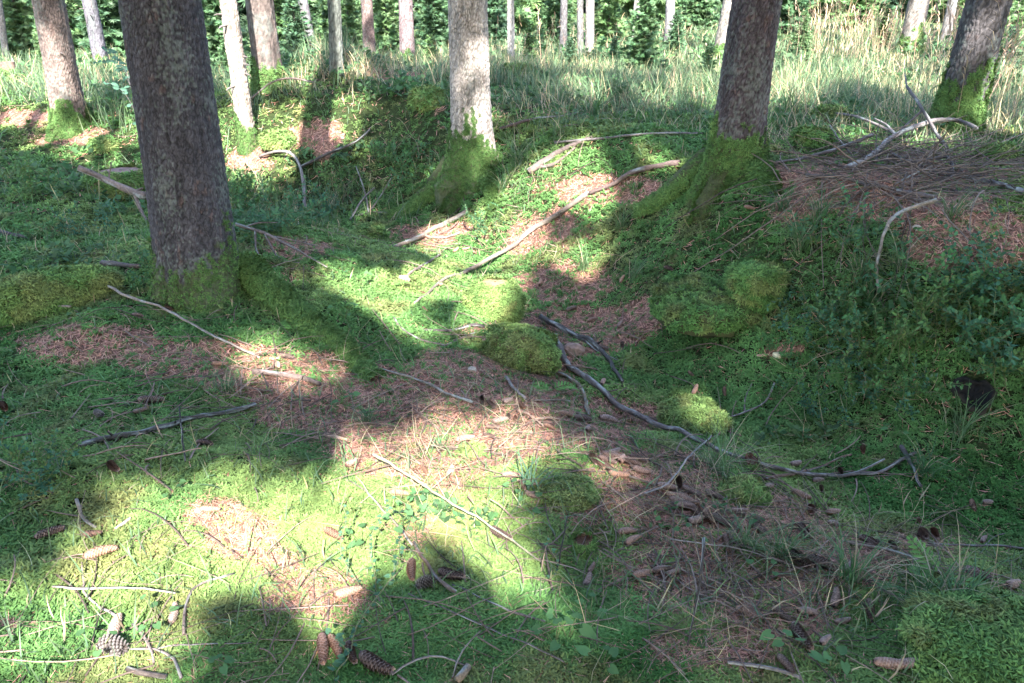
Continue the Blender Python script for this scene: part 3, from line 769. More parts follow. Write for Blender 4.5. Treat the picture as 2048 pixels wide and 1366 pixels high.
for i in range(150):
    a = rng.uniform(-1.1, 1.1); dd = rng.uniform(35, 60); x_, y_ = dd * math.sin(a), dd * math.cos(a)
    fo, st = YS[i % 6]; s_ = rng.uniform(2.2, 4.2); c_, n_ = math.cos(i * 1.7), math.sin(i * 1.7)
    Rm = np.array([[c_, -n_, 0], [n_, c_, 0], [0, 0, 1]])
    sel = rng.random(len(fo[1]) // 2) < .75; fsel = np.repeat(sel, 2)[:len(fo[1])]
    parts.append(((fo[0] * s_) @ Rm.T + np.array([x_, y_, h(np.array([x_]), np.array([y_]))[0]]), fo[1][:len(fsel)][fsel], fo[2] * rng.uniform(.4, 1.15) * (.6 if x_ < 2 else 1.)))
v, f, c = merge(parts)
stuff(make_mesh('treeline', v, f, M_SPRUCE, c, False), 'dark spruce wood closing the view behind the clearing', 'forest')

# ------------------------------------------------------------------ grass
def blades(pos, L, w, col, rng, temps, name, label, cat, tip=(1.3, 1.2, .9), lean=.35):
    n = np.tile(np.array([[0, 0, 1.]]), (len(pos), 1)) + (rng.random((len(pos), 3)) - .5) * lean * 2 * np.array([1, 1, 0])
    V, Fc, C = scatter(temps, pos, frames(n, rng.random(len(pos)) * 6.283), np.stack([L, w, L], -1), col, rng, tip)
    return stuff(make_mesh(name, V, Fc, M_GRASS, C, False), label, cat)
BL = [blade(1, 1, b, 3, 0, t) for b, t in ((.9, .15), (1.5, .2), (.5, .1), (2.1, .25), (1.2, .4))]
rng = np.random.default_rng(31)
x, y, r = polar(330000, 1.6, 30, rng)
pz = h(x, y); px, py, _ = proj(np.stack([x, y, pz], -1))
dn = emask(px, py, GRASSY) * sstep(.25, .6, fbm(x * 1.1, y * 1.1, 3, 130) + .25 * (r > 9))
dn = np.where((px < 0) | (px > 2048), .35, dn)
dn = np.maximum(dn, .45 * (r > 15) * sstep(.3, .6, fbm(x * .5, y * .5, 3, 133)))
dn = np.maximum(dn, .10 * (r < 9)) * ~hole(px, py)
k = rng.random(len(x)) < dn * np.where(r < 5, .22, np.where(r < 8, .55, .95))
x, y, r, pz = x[k], y[k], r[k], pz[k]
L = (.09 + .26 * sstep(4, 10, r)) * (.4 + .9 * rng.random(len(x))) * (.25 + 1.4 * fbm(x * .9, y * .9, 3, 140))
w = np.maximum(.004, .00085 * r) * (.7 + .6 * rng.random(len(x)))
dry = (rng.random(len(x)) < .16 + .3 * sstep(.5, .7, fbm(x * .7, y * .7, 2, 150)))[:, None]
c = np.where(dry, jitter([.36, .30, .20], len(x), rng, .3), jitter([.105, .165, .090], len(x), rng, .45))
blades(np.stack([x, y, pz], -1), L, w, c, rng, BL, 'grass', 'long green and straw coloured grass covering the clearing', 'grass')
# tall dry reed grass at the right
REED = [(1690, 118, 110, 22, .8), (1600, 110, 40, 20, .8), (1830, 130, 60, 20, .4), (1950, 130, 90, 30, .18), (1180, 130, 200, 30, .06), (1760, 70, 250, 16, .3), (1950, 250, 80, 40, .25), (1830, 240, 60, 12, .4)]
x, y, r = polar(16000, 6, 26, rng)
pz = h(x, y); px, py, _ = proj(np.stack([x, y, pz], -1))
k = rng.random(len(x)) < emask(px, py, REED)
x, y, pz, r = x[k], y[k], pz[k], r[k]
L = .55 + .55 * rng.random(len(x))
RT = []
for s_ in range(5):
    rr_ = np.random.default_rng(s_ + 60); L0 = [blade(1, .007, .35 + .5 * rr_.random(), 4, 0, .03)]
    top = L0[0][0][-1]
    for j in range(5):
        q = L0[0][0][-1] * (1 - .05 * j); L0.append(blade(.14, .016, 1.2, 2, rr_.random() * 1.5 - .7, .5, q - np.array([0, 0, .02 * j])))
    RT.append(join_t(L0))
blades(np.stack([x, y, pz], -1), L, L, jitter([.42, .31, .20], len(x), rng, .25), rng, RT, 'dry_grass', 'tall straw coloured reed grass with drooping seed heads in the sunlit meadow', 'dry grass', (1.15, 1.05, .95), .15)

# leafy ground cover in the clearing and by the path
def leaf_cluster_t(seed, n=7):
    r_ = np.random.default_rng(seed); L = []
    for k in range(n):
        yaw = r_.random() * 6.28; rad = .2 + .8 * r_.random(); z = .35 + .65 * r_.random(); l = .35 + .25 * r_.random(); w = l * .36
        c_, s_ = math.cos(yaw), math.sin(yaw); b = np.array([rad * .5 * c_, rad * .5 * s_, z])
        d = np.array([c_, s_, -.7 + 1.5 * r_.random()]) * l; sd = np.array([-s_, c_, (r_.random() - .5) * 2.]) * w
        L.append((np.array([b, b + d * .45 + sd, b + d * .45 - sd, b + d]), np.array([(0, 2, 1), (1, 2, 3)]), np.array([0, .4, .4, .8])))
    return join_t(L)
LC = [leaf_cluster_t(s) for s in range(5)]
LEAFY = [(1250, 190, 300, 70, .10), (1300, 110, 300, 30, .25), (1600, 240, 300, 40, .1), (1950, 150, 160, 60, .6), (480, 420, 130, 60, .6), (120, 400, 150, 60, .5), (700, 330, 120, 40, .5), (880, 1030, 60, 30, .8), (950, 1050, 40, 20, .8), (130, 520, 160, 40, .35), (1600, 900, 90, 30, .6), (1900, 640, 200, 80, .4), (300, 190, 90, 40, .5), (820, 200, 100, 40, .4), (450, 130, 300, 40, .5), (1430, 1060, 120, 40, .3), (1930, 1260, 80, 20, .8), (330, 660, 60, 20, .5)]
x, y, r = polar(90000, 1.4, 28, rng)
pz = h(x, y); px, py, _ = proj(np.stack([x, y, pz], -1))
k = rng.random(len(x)) < ~hole(px, py) * emask(px, py, LEAFY) * sstep(.35, .65, fbm(x * 1.7, y * 1.7, 3, 170)) * np.where(r < 4, .45, .7)
x, y, pz, r = x[k], y[k], pz[k], r[k]
n = np.tile([[0, 0, 1.]], (len(x), 1))
V, Fc, C = scatter(LC, np.stack([x, y, pz], -1), frames(n, rng.random(len(x)) * 6.28), (.022 + .0115 * r) * (.7 + .6 * rng.random(len(x))), jitter([.070, .135, .055], len(x), rng, .35), rng, (1.2, 1.2, 1.1))
stuff(make_mesh('ground_cover', V, Fc, M_LEAF, C, False), 'low leafy plants growing through the moss and grass', 'ground cover')

# ------------------------------------------------------------------ litter
x, y, r = polar(560000, .9, 13, rng)
pz = h(x, y); px, py, _ = proj(np.stack([x, y, pz], -1))
lm = np.clip(emask(px, py, LITTER) * 1.1 + (fbm(x * 3.4, y * 3.4, 4, 21) - .5) * 1.25, 0, 1)
k = rng.random(len(x)) < np.maximum(sstep(.15, .6, lm) * .9, .085)
x, y, pz, r = x[k], y[k], pz[k], r[k]
nn = hn(x, y); t = frames(nn, rng.random(len(x)) * 6.28)
# lie flat: the blade's own z axis runs along the ground
flat = np.stack([t[:, :, 2], t[:, :, 1], t[:, :, 0]], -1)
NB = [blade(1, 1, b, 2, 0, -.15) for b in (.2, .6, 1.0, -.5)]
L = (.018 + .045 * rng.random(len(x)) ** 2) * (1 + .12 * r)
V, Fc, C = scatter(NB, np.stack([x, y, pz + .004 + .010 * rng.random(len(x))], -1), flat, np.stack([L * .5, np.maximum(.0021, .0010 * r), L], -1), jitter([.34, .180, .122], len(x), rng, .85, .14), rng, (1.1, 1.1, 1.1))
stuff(make_mesh('needle_litter', V, Fc, M_NEEDLE, C, False), 'reddish brown carpet of fallen needles and stalks in the hollow', 'needle litter')
# flakes of bark and cone scales crumbled over the litter
x, y, r = polar(60000, .9, 13, rng)
pz = h(x, y); px, py, _ = proj(np.stack([x, y, pz], -1))
lm = np.clip(emask(px, py, LITTER) * 1.1 + (fbm(x * 3.4, y * 3.4, 4, 21) - .5) * 1.25, 0, 1)
k = rng.random(len(x)) < np.maximum(sstep(.25, .7, lm) * .6, .03)
x, y, pz, r = x[k], y[k], pz[k], r[k]
FL = [(np.array([(-.5, -.3, 0), (.1, -.42, .12), (.55, .05, .02), (.2, .38, .16), (-.4, .3, .05)]), np.array([(0, 1, 2), (0, 2, 3), (0, 3, 4)]), np.zeros(5)), (np.array([(-.6, -.12, 0), (.6, -.18, .1), (.5, .16, .06), (-.5, .2, .2)]), np.array([(0, 1, 2), (0, 2, 3)]), np.zeros(4))]
nn = hn(x, y) + (rng.random((len(x), 3)) - .5) * .9
V, Fc, C = scatter(FL, np.stack([x, y, pz + .006], -1), frames(nn, rng.random(len(x)) * 6.28), (.005 + .0022 * r) * (.5 + 1.3 * rng.random(len(x)) ** 2), jitter([.27, .145, .10], len(x), rng, .8, .15), rng)
stuff(make_mesh('bark_flakes', V, Fc, M_NEEDLE, C, False), 'small crumbs of bark and loose cone scales strewn over the litter', 'bark flakes')
# dead pale grass stalks
x, y, r = polar(13000, 1.1, 9, rng)
pz = h(x, y); px, py, _ = proj(np.stack([x, y, pz], -1))
STALK = [(870, 1010, 130, 110, .9), (700, 740, 160, 40, .7), (950, 870, 160, 60, .6), (1120, 500, 120, 70, .7), (1500, 480, 160, 60, .5), (1700, 760, 200, 130, .5), (1560, 640, 120, 80, .5), (1430, 950, 90, 60, .6), (1600, 1150, 260, 130, .5), (1380, 1220, 260, 100, .45), (1090, 480, 110, 60, 1.6), (1350, 1040, 200, 60, .7), (1650, 880, 200, 60, .6), (980, 450, 70, 30, .7), (1960, 1230, 100, 50, .7), (1030, 1180, 26, 30, 1), (1180, 560, 100, 60, .6), (1900, 480, 160, 80, .4), (430, 850, 200, 80, .3), (1000, 600, 60, 40, .5)]
k = rng.random(len(x)) < emask(px, py, STALK)
x, y, pz, r = x[k], y[k], pz[k], r[k]
nn = hn(x, y) + (rng.random((len(x), 3)) - .5) * 2.4; nn[:, 2] = np.abs(nn[:, 2]) * .4 + .02
L = .10 + .20 * rng.random(len(x))
V, Fc, C = scatter(BL, np.stack([x, y, pz], -1), frames(nn, rng.random(len(x)) * 6.28), np.stack([L, np.maximum(.0020, .0007 * r) + 0 * L, L], -1), jitter([.33, .255, .17], len(x), rng, .45), rng, (1.1, 1.05, 1.))
stuff(make_mesh('dead_grass', V, Fc, M_GRASS, C, False), 'pale limp dead grass stalks lying over moss and litter', 'dead grass')
# thin twigs that nobody could count
parts = []
rng = np.random.default_rng(77)
x, y, r = polar(9500, 1.0, 14, rng)
px, py, _ = proj(np.stack([x, y, h(x, y)], -1))
TW = [(620, 780, 320, 90, .7), (950, 860, 240, 110, .7), (1130, 700, 200, 100, .6), (1800, 380, 280, 80, 1), (1250, 1000, 260, 90, .8), (1500, 1150, 300, 150, .75), (1500, 940, 200, 60, .5), (1850, 1100, 160, 60, .6), (300, 850, 320, 120, .4), (350, 1200, 420, 160, .22), (560, 510, 90, 30, .8), (820, 100, 120, 40, .8), (220, 250, 120, 30, .6), (60, 230, 80, 20, .6), (900, 470, 160, 60, .6), (1150, 400, 160, 60, .4), (1040, 245, 120, 16, .7), (700, 330, 160, 40, .3), (1000, 1200, 300, 140, .26), (350, 640, 150, 50, .5), (100, 620, 120, 30, .5)]
k = rng.random(len(x)) < emask(px, py, TW)
for x_, y_, r_ in zip(x[k], y[k], r[k]):
    l = rng.uniform(.08, .36) * (1 + .05 * r_); a = rng.random() * 6.28; b = (rng.random() - .5) * 1.6; n = 6
    s_ = np.linspace(0, 1, n); an = a + b * s_
    q = np.stack([x_ + np.cumsum(np.cos(an)) * l / n, y_ + np.cumsum(np.sin(an)) * l / n], -1)
    z = h(q[:, 0], q[:, 1]) + .013 + .02 * rng.random() * np.sin(s_ * 3.1) + rng.random() ** 3 * .05 * s_
    rad = (.0011 + .0024 * rng.random() ** 2) * (1 + .1 * r_)
    v, f = tube(np.column_stack([q, z]), np.linspace(rad, rad * .5, n), 4, False)
    parts.append((v, f, np.array([.20, .14, .11]) * rng.uniform(.35, 1.3)))
for _ in range(400):                                     # the brushwood heap: longer dead twigs lying over each other
    px_, py_ = rng.normal(1830, 130), rng.normal(345, 32)
    if not (250 < py_ < 440 and 1560 < px_ < 2150): continue
    a = P1(px_, py_); l = rng.uniform(.25, .9); an = rng.normal(.3, 1.0) + (3.14 if rng.random() < .5 else 0); b = (rng.random() - .5) * 1.8; n = 7
    s_ = np.linspace(0, 1, n); q = np.stack([a[0] + np.cumsum(np.cos(an + b * s_)) * l / n, a[1] + np.cumsum(np.sin(an + b * s_)) * l / n], -1)
    z = h(q[:, 0], q[:, 1]) + .012 + .05 * rng.random() ** 2 + rng.random() ** 3 * .28 * s_
    rad = .0016 + .0042 * rng.random() ** 2
    v, f = tube(np.column_stack([q, z]), np.linspace(rad, rad * .4, n), 5, False)
    parts.append((v, f, np.array([.155, .115, .092]) * rng.uniform(.3, 1.3)))
v, f, c = merge(parts)
stuff(make_mesh('twig_litter', v, f, M_WOOD, c, True), 'scattered thin grey brown dry twigs on the forest floor', 'twig litter')

# ------------------------------------------------------------------ mossy stones, stumps and humps
def blob(rx, ry, rz, seed, rough=.18, flat=0., nu=44, nv=26):
    th = np.linspace(0, 2 * math.pi, nu, endpoint=False); ph = np.linspace(.04, math.pi - .04, nv)
    PH, TH = np.meshgrid(ph, th, indexing='ij')
    d = np.stack([np.sin(PH) * np.cos(TH), np.sin(PH) * np.sin(TH), np.cos(PH)], -1).reshape(-1, 3)
    n = vn3(d * 1.6 + seed * 3.1, seed) * .55 + vn3(d * 3.6 + seed, seed + 1) * .3 + vn3(d * 8 + seed, seed + 2) * .25 - .05
    rough = rough * 1.6
    e = 1 / (np.abs(d) ** 3.0).sum(1) ** (1 / 3.0)      # slightly boxy
    k = (1 + (n - .5) * 2 * rough) * (e * .3 + .7)
    v = d * k[:, None] * np.array([rx, ry, rz])
    if flat: v[:, 2] = np.minimum(v[:, 2], rz * flat + .15 * (v[:, 2] - rz * flat))
    i = (np.arange(nv - 1)[:, None] * nu + np.arange(nu)[None]); j = (np.arange(nv - 1)[:, None] * nu + (np.arange(nu)[None] + 1) % nu)
    f = np.stack([i, i + nu, j + nu, j], -1).reshape(-1, 4)
    return v, f, d
def mossy(name, label, cat, px_, py_, wpx, hpx, seed, n=2600, depth=.8, sink=.25, yellow=.5, bare=.12, base=(.10, .08, .06), size=.012, body='stone', flat=0., tilt=(0, 0), rz=0., group=None, rough=.2, dark=0., top_bare=None):
    """a thing whose body is a lump and whose moss cover is a part of it; px_, py_ is the foot of its front"""
    B = P1(px_, py_); D = proj(B)[2]
    rx = wpx * D / F_PX / 2; hz = hpx * D / F_PX; rzz = hz / (2 - 2 * sink) ; ry = rx * depth
    c0 = B + np.array([0, ry * .8, 0]); c0[2] = h(c0[0:1], c0[1:2])[0]
    o = thing(name, label, cat, c0, group); o.rotation_euler = (tilt[0], tilt[1], rz)
    v, f, d = blob(rx, ry, rzz, seed, rough, flat)
    v[:, 2] += rzz * (1 - 2 * sink) * .9
    cc = np.asarray(base)[None] * (.6 + .8 * vn3(d * 6 + 2, seed))[:, None]
    make_mesh(body, v, f, M_STONE, cc, True, o)
    r_ = np.random.default_rng(seed)
    tri = f[r_.integers(0, len(f), n * 2)]; w = r_.random((n * 2, 2))
    a = v[tri[:, 0]] * (1 - w[:, :1]) + v[tri[:, 3]] * w[:, :1]; b = v[tri[:, 1]] * (1 - w[:, :1]) + v[tri[:, 2]] * w[:, :1]
    pp = a * (1 - w[:, 1:]) + b * w[:, 1:]
    area = np.linalg.norm(np.cross(v[tri[:, 1]] - v[tri[:, 0]], v[tri[:, 3]] - v[tri[:, 0]]), axis=1)
    nr = pp / np.array([rx, ry, rzz]) ** 2; nr /= np.linalg.norm(nr, axis=1, keepdims=True)
    kk = (r_.random(n * 2) < area / area.max() * 1.6) & (vn3(pp / max(rx, .05) * 2.2 + 5, seed + 4) > bare) & (pp[:, 2] > -hz * .1)
    if top_bare is not None: kk &= ~((pp[:, 2] > hz * .72) & (np.hypot(pp[:, 0] / rx, pp[:, 1] / ry) < top_bare))
    pp, nr = pp[kk][:n], nr[kk][:n]
    yl = np.clip(yellow + (vn3(pp / rx * 2 + 3, seed + 6) - .5) * 1.4, 0, 1)[:, None]
    c = (MOSS_C * (1 - yl) + MOSS_Y * yl) * (1 - dark) + MOSS_D * dark
    bn = sstep(.5, .7, vn3(pp / rx * 3.5 + 9, seed + 8))[:, None] * .35
    c = c * (1 - bn) + np.array([.15, .12, .055]) * bn
    c = c * (.45 + 1.0 * r_.random((len(pp), 1)))
    if len(pp) > 8: sprig_mesh('moss', pp, nr, size * 1.35 * (.5 + 1.1 * r_.random(len(pp))), c, r_, o, None, .12)
    return o
mossy('mossy_stone', 'rounded mossy boulder with brown needles on top, in the middle of the hollow', 'stone', 1045, 745, 145, 78, 1, 4200, .75, .2, 1.0, .06, (.12, .09, .05), .013, rough=.3)
mossy('mossy_stump', 'sunlit mossy stump with yellow brown top, behind the mossy boulder', 'stump', 990, 645, 108, 82, 2, 3200, .8, .15, .9, .1, (.24, .17, .085), .014, 'stump', .85, top_bare=.5)
mossy('bare_stone', 'bare pinkish brown stone beside the mossy boulder', 'stone', 1148, 714, 44, 24, 3, 60, .7, .2, .5, .85, (.26, .17, .13), .01)
mossy('mossy_stump', 'tall mossy stump with a flat top on the slope beside the leafy shrubs', 'stump', 1512, 640, 104, 100, 4, 4600, .9, .12, .15, .04, (.07, .06, .04), .015, 'stump', .62, dark=.2, rough=.16)
mossy('mossy_hump', 'low mossy hump spreading below the tall mossy stump', 'moss hump', 1440, 690, 230, 50, 5, 4600, 1., .42, .15, .03, (.05, .055, .02), .014, 'hump', dark=.35)
mossy('mossy_stump', 'broad mossy stump with needle covered top, left of the largest trunk', 'stump', 232, 402, 135, 72, 6, 3800, .8, .18, .6, .05, (.2, .125, .10), .02, 'stump', .8, top_bare=.62)
mossy('mossy_stone', 'green mossy mound filling the lower right corner', 'stone', 2040, 1390, 340, 88, 7, 6500, .8, .36, .45, .03, (.05, .055, .02), .0125, dark=.2)
mossy('mossy_hump', 'pale green mossy hump right of the long bare branch', 'moss hump', 1400, 870, 140, 44, 8, 3000, .9, .42, .8, .05, (.06, .06, .02), .013, 'hump')
mossy('mossy_hump', 'small round tuft of olive moss among the cones below the long branch', 'moss hump', 1495, 1010, 84, 36, 9, 1900, .9, .36, .7, .03, (.06, .06, .02), .011, 'hump')
mossy('mossy_stump', 'dark green square mossy stump in the meadow before the leaning right trunk', 'stump', 1665, 250, 62, 30, 10, 1500, .8, .15, .5, .03, (.05, .05, .02), .03, 'stump', .9, rough=.12)
mossy('mossy_stone', 'broad mossy stone in the grass right of the sunlit middle trunk', 'stone', 1042, 170, 80, 32, 11, 1400, .8, .25, .7, .03, (.05, .05, .02), .035)
mossy('mossy_stone', 'mossy lump on the grassy mound left of the middle trunk', 'stone', 855, 220, 60, 32, 12, 1300, .8, .25, .6, .05, (.05, .05, .02), .03)
mossy('mossy_stone', 'low mossy stone in the hollow between largest and middle trunk', 'stone', 735, 474, 52, 20, 13, 1000, .8, .3, .6, .05, (.05, .05, .02), .017)
mossy('mossy_stone', 'small mossy stone above the broad needle topped stump', 'stone', 203, 306, 48, 20, 14, 900, .8, .3, .4, .05, (.05, .05, .02), .024)
mossy('mossy_stone', 'mossy clump at the foot of the slim pale trunk', 'stone', 555, 312, 66, 26, 15, 1200, .8, .25, .8, .05, (.05, .05, .02), .024)
mossy('mossy_stone', 'dark mossy clump behind the brushwood, right of the bank trunk', 'stone', 1625, 298, 70, 30, 16, 1200, .7, .3, .4, .08, (.05, .05, .02), .022, dark=.3)
mossy('mossy_stone', 'low mossy clump at the right border behind the brushwood', 'stone', 2010, 325, 70, 24, 17, 900, .7, .3, .3, .08, (.05, .05, .02), .022, dark=.3)
mossy('mossy_stone', 'small mossy cushion beside the cones right of the mossy boulder', 'stone', 945, 915, 50, 16, 18, 700, .8, .3, .9, .05, (.05, .05, .02), .010)
mossy('mossy_hump', 'moss hump under the cones right of the sunlit stalks', 'moss hump', 1140, 1020, 120, 24, 19, 1900, .8, .35, .8, .08, (.05, .05, .02), .011, 'hump')
mossy('pale_stone', 'small pale stone lying on needles below the long mossy root', 'stone', 945, 746, 17, 12, 20, 20, .8, .2, .5, .95, (.42, .37, .30), .008)
mossy('pale_stone', 'tiny cream coloured stone on the bare earth beside the leafy shrubs', 'stone', 1555, 720, 18, 10, 22, 10, .8, .2, .5, .97, (.55, .48, .32), .006)
mossy('pale_stone', 'small pale brown stone in the green hollow left of the sunlit stump', 'stone', 806, 566, 24, 14, 23, 15, .8, .2, .5, .95, (.36, .28, .17), .008)
# stump far left: a cut cylinder with a mossy mound
def cut_stump(label, px_, py_, wpx, hpx, seed, mossn, moss_lo, col=(.16, .10, .08), jag=0.):
    B = P1(px_, py_); D = proj(B)[2]; r0 = wpx * D / F_PX / 2; H = hpx * D / F_PX
    o = thing('tree_stump', label, 'stump', B); r_ = np.random.default_rng(seed); ns = 28
    zs = np.array([-.15, 0, .12, .3, .55, .8, 1.0]) ; V = []
    th = np.arange(ns) * 2 * math.pi / ns; jg = 1 + jag * (r_.random(ns) - .6)
    for z in zs: V.append(np.stack([np.cos(th) * r0 * (1 + .5 * math.exp(-max(z, 0) / .22) * (.6 + .4 * np.cos(th * 4))), np.sin(th) * r0 * (1 + .5 * math.exp(-max(z, 0) / .22) * (.6 + .4 * np.cos(th * 4))), z * H * (jg if z == 1 else 1) + 0 * th], -1))
    V.append(np.stack([np.cos(th) * r0 * .8, np.sin(th) * r0 * .8, H * (.93 - .3 * jag) + 0 * th], -1)); V.append(np.array([[0, 0, H * (.95 - .4 * jag)]]))
    V = np.concatenate(V); Fc = []
    for i in range(7):
        for j in range(ns): a, b = i * ns + j, i * ns + (j + 1) % ns; Fc += [(a, b, b + ns), (a, b + ns, a + ns)]
    for j in range(ns): Fc.append((7 * ns + j, 7 * ns + (j + 1) % ns, 8 * ns))
    cc = np.asarray(col) * (.6 + .8 * r_.random((len(V), 1)))
    make_mesh('stump', V, np.array(Fc), M_BARK, cc, False, o)
    th = r_.random(mossn) * 6.28; z = r_.random(mossn) ** 1.3 * H * moss_lo
    rr = r0 * (1.02 + .5 * np.exp(-z / H / .22) * (.6 + .4 * np.cos(th * 4)))
    pp = np.stack([np.cos(th) * rr, np.sin(th) * rr, z], -1); nr = np.stack([np.cos(th), np.sin(th), .4 + 0 * th], -1)
    sprig_mesh('moss', pp, nr, (.009 + .0025 * D) * (.7 + .6 * r_.random(mossn)), (MOSS_C * .7 + MOSS_Y * .4) * (.5 + .7 * r_.random((mossn, 1))), r_, o, None, .1)
cut_stump('old brown sawn stump with mossy foot near the upper left corner', 24, 160, 26, 34, 31, 700, .55)
cut_stump('sawn reddish stump beside the far brushwood heap', 703, 112, 22, 16, 32, 150, .3, (.17, .09, .075))
cut_stump('small rotten orange stump with jagged rim near the bottom centre', 1165, 1098, 40, 24, 33, 900, .8, (.12, .062, .035), .8)
cut_stump('small dark rotten stump remnant below the long bare branch', 1500, 935, 26, 22, 34, 120, .5, (.12, .06, .04), .6)
mossy('mossy_log', 'thick fallen mossy log running to the left border', 'log', 95, 632, 260, 84, 24, 5600, .34, .25, .45, .02, (.05, .055, .02), .015, 'log', rz=.45, rough=.12)
mossy('mossy_log', 'mossy fallen wood sloping from the old sawn stump', 'log', 22, 170, 64, 18, 25, 900, .5, .25, .6, .02, (.06, .055, .03), .035, 'log', rz=-.3)

# ------------------------------------------------------------------ fallen branches
def branch(label, line, w0, w1, lift=0.2, forks=(), knots=0, col=(.16, .125, .105), raise_=None, bend=.25, name='fallen_branch', cat='branch', group=None, seed=None, mossn=0):
    """line: photo pixels along the stick where it lies on the ground; w0, w1: its thickness there in pixels"""
    line = np.array(line, float)
    seed = seed if seed is not None else int(abs(line.sum())) % 997
    r_ = np.random.default_rng(seed)
    w0 *= .82; w1 *= .82; col = np.asarray(col) * .72
    q = P(line[:, 0], line[:, 1]); D = proj(q)[2]
    if raise_ is not None: q[:, 2] += np.array(raise_)
    q = resample(q, .03 if D.min() < 4 else .06)
    n = len(q); dep = proj(q)[2]; rad = np.interp(np.linspace(0, 1, n), [0, 1], [w0, w1]) * dep / F_PX / 2
    gz_ = h(q[:, 0], q[:, 1])
    q[:, 2] = np.maximum(q[:, 2], gz_) + rad * .6 + .014
    wob = np.cumsum(r_.normal(0, .0022, (n, 3)), 0); wob -= np.linspace(0, 1, n)[:, None] * wob[-1]
    q = q + wob * np.array([1, 1, .5])
    rad = rad * (1 + .16 * (vn(np.linspace(0, n * .35, n), 0 * rad, seed % 50) - .5))
    B = q[n // 2].copy(); B[2] = h(B[0:1], B[1:2])[0]
    o = thing(name, label, cat, B, group)
    def wood(nm, q, rad, par):
        v, f = tube(q - B, rad, 9, True, .14, seed)
        t = vn(np.arange(len(q)) * .35, np.zeros(len(q)), seed % 40)
        c = np.repeat(t, 9); c = np.asarray(col) * (.55 + .75 * c[:, None] + .25 * r_.random((len(v), 1)))
        li = (vn(np.repeat(np.arange(len(q)) * .6, 9), np.tile(np.arange(9) * .9, len(q)), seed % 30) > .72)[:, None]
        c = np.where(li, np.array([.26, .26, .235]), c)
        return make_mesh(nm, v, f, M_WOOD, c, True, par)
    main = wood('stem', q, rad, o)
    for fk in forks:
        fl, fw0, fw1 = fk[:3]; fl = np.array(fl, float); fq = P(fl[:, 0], fl[:, 1])
        if len(fk) > 3: fq[:, 2] += np.array(fk[3])
        k0 = int(np.argmin(np.linalg.norm(q - fq[0], axis=1))); fq[0] = q[k0]
        fq = resample(fq, .03); fd = proj(fq)[2]; fr = np.linspace(fw0, fw1, len(fq)) * fd / F_PX / 2
        fq[1:, 2] = np.maximum(fq[1:, 2], h(fq[1:, 0], fq[1:, 1]) + fr[1:] * .6 + .012)
        wood('side_twig', fq, fr, o)
    for k in range(knots):
        i = r_.integers(2, n - 2); d = r_.normal(0, 1, 3); d[2] = abs(d[2]) * .7; d /= np.linalg.norm(d)
        l = rad[i] * (1.3 + 2.2 * r_.random()); v, f = tube([q[i] - B, q[i] - B + d * l, q[i] - B + d * (l + rad[i] * .6)], [rad[i] * .45, rad[i] * .32, rad[i] * .12], 5)
        make_mesh('knot', v, f, M_WOOD, np.full(v.shape, 1.) * np.asarray(col) * .6, True, main)
    return o
branch('long knotty bare branch curving from the mossy boulder down to the right', [(1108, 680), (1140, 742), (1228, 818), (1330, 868), (1452, 918), (1560, 952), (1680, 966), (1760, 955), (1830, 912)], 17, 7,
       knots=14, forks=(([(1680, 964), (1720, 950), (1765, 934)], 6, 4, (0, .02, .04)),), col=(.17, .135, .12))
branch('dark decayed branch pointing at the bare stone, right of the mossy boulder', [(1082, 640), (1160, 680), (1205, 712), (1245, 770)], 14, 9, col=(.075, .065, .058), knots=3, forks=(([(1160, 680), (1185, 700), (1240, 728)], 6, 3),))
branch('short curved tan branch right below the mossy boulder', [(1108, 748), (1145, 765), (1168, 795), (1178, 838)], 9, 10, col=(.24, .175, .11))
branch('dark short stick lying on the ground behind the mossy boulder', [(985, 668), (1030, 664), (1090, 664)], 9, 8, col=(.11, .085, .075))
branch('straight dark stick between the sunlit stump and the boulder', [(845, 666), (905, 666), (968, 660)], 6, 8, col=(.09, .07, .065))
branch('thin forked twig curving below the sunlit moss left of the boulder', [(788, 642), (805, 664), (850, 688), (890, 697)], 6, 5, col=(.19, .15, .12), forks=(([(888, 696), (920, 682), (960, 668)], 4, 3),))
branch('pale slim branch on the needle slope below the long mossy root', [(765, 745), (850, 770), (895, 795), (945, 812)], 5, 8, col=(.27, .225, .175), knots=2)
branch('long straight sunlit pole lying up the bank towards the middle trunk', [(828, 612), (920, 556), (1030, 495), (1120, 432), (1178, 392)], 6, 13, col=(.24, .19, .15), knots=5)
branch('reddish log end at the top of the bank, left of the bank trunk', [(1172, 396), (1230, 374), (1290, 345), (1358, 334)], 9, 15, col=(.145, .10, .085), knots=2)
branch('bark stripped log pieces in the sun right of the middle trunk', [(1058, 352), (1095, 325), (1135, 302), (1185, 280)], 17, 9, col=(.17, .125, .105), forks=(([(1085, 352), (1110, 332), (1150, 300)], 8, 5),))
branch('long thin grey pole behind the sunlit logs', [(1110, 290), (1230, 280), (1320, 272), (1405, 272)], 6, 5, col=(.17, .14, .125))
branch('thin brown pole in the grass above the grey pole', [(1000, 262), (1070, 243), (1130, 236), (1200, 228)], 7, 5, col=(.15, .11, .10))
branch('sunlit pale log leaning on the slope below the middle trunk', [(790, 500), (850, 475), (890, 452), (935, 428)], 10, 12, col=(.26, .19, .14), forks=(([(850, 475), (880, 480), (920, 470)], 5, 3),))
branch('dark stick on the mossy slope beside the sunlit pale log', [(812, 560), (845, 538), (880, 515)], 7, 6, col=(.15, .11, .09))
branch('thick dark branch with bleached spot on the moss at the left', [(163, 902), (215, 888), (285, 876), (345, 858), (400, 842), (455, 832), (512, 815)], 17, 9, col=(.105, .09, .075), knots=4)
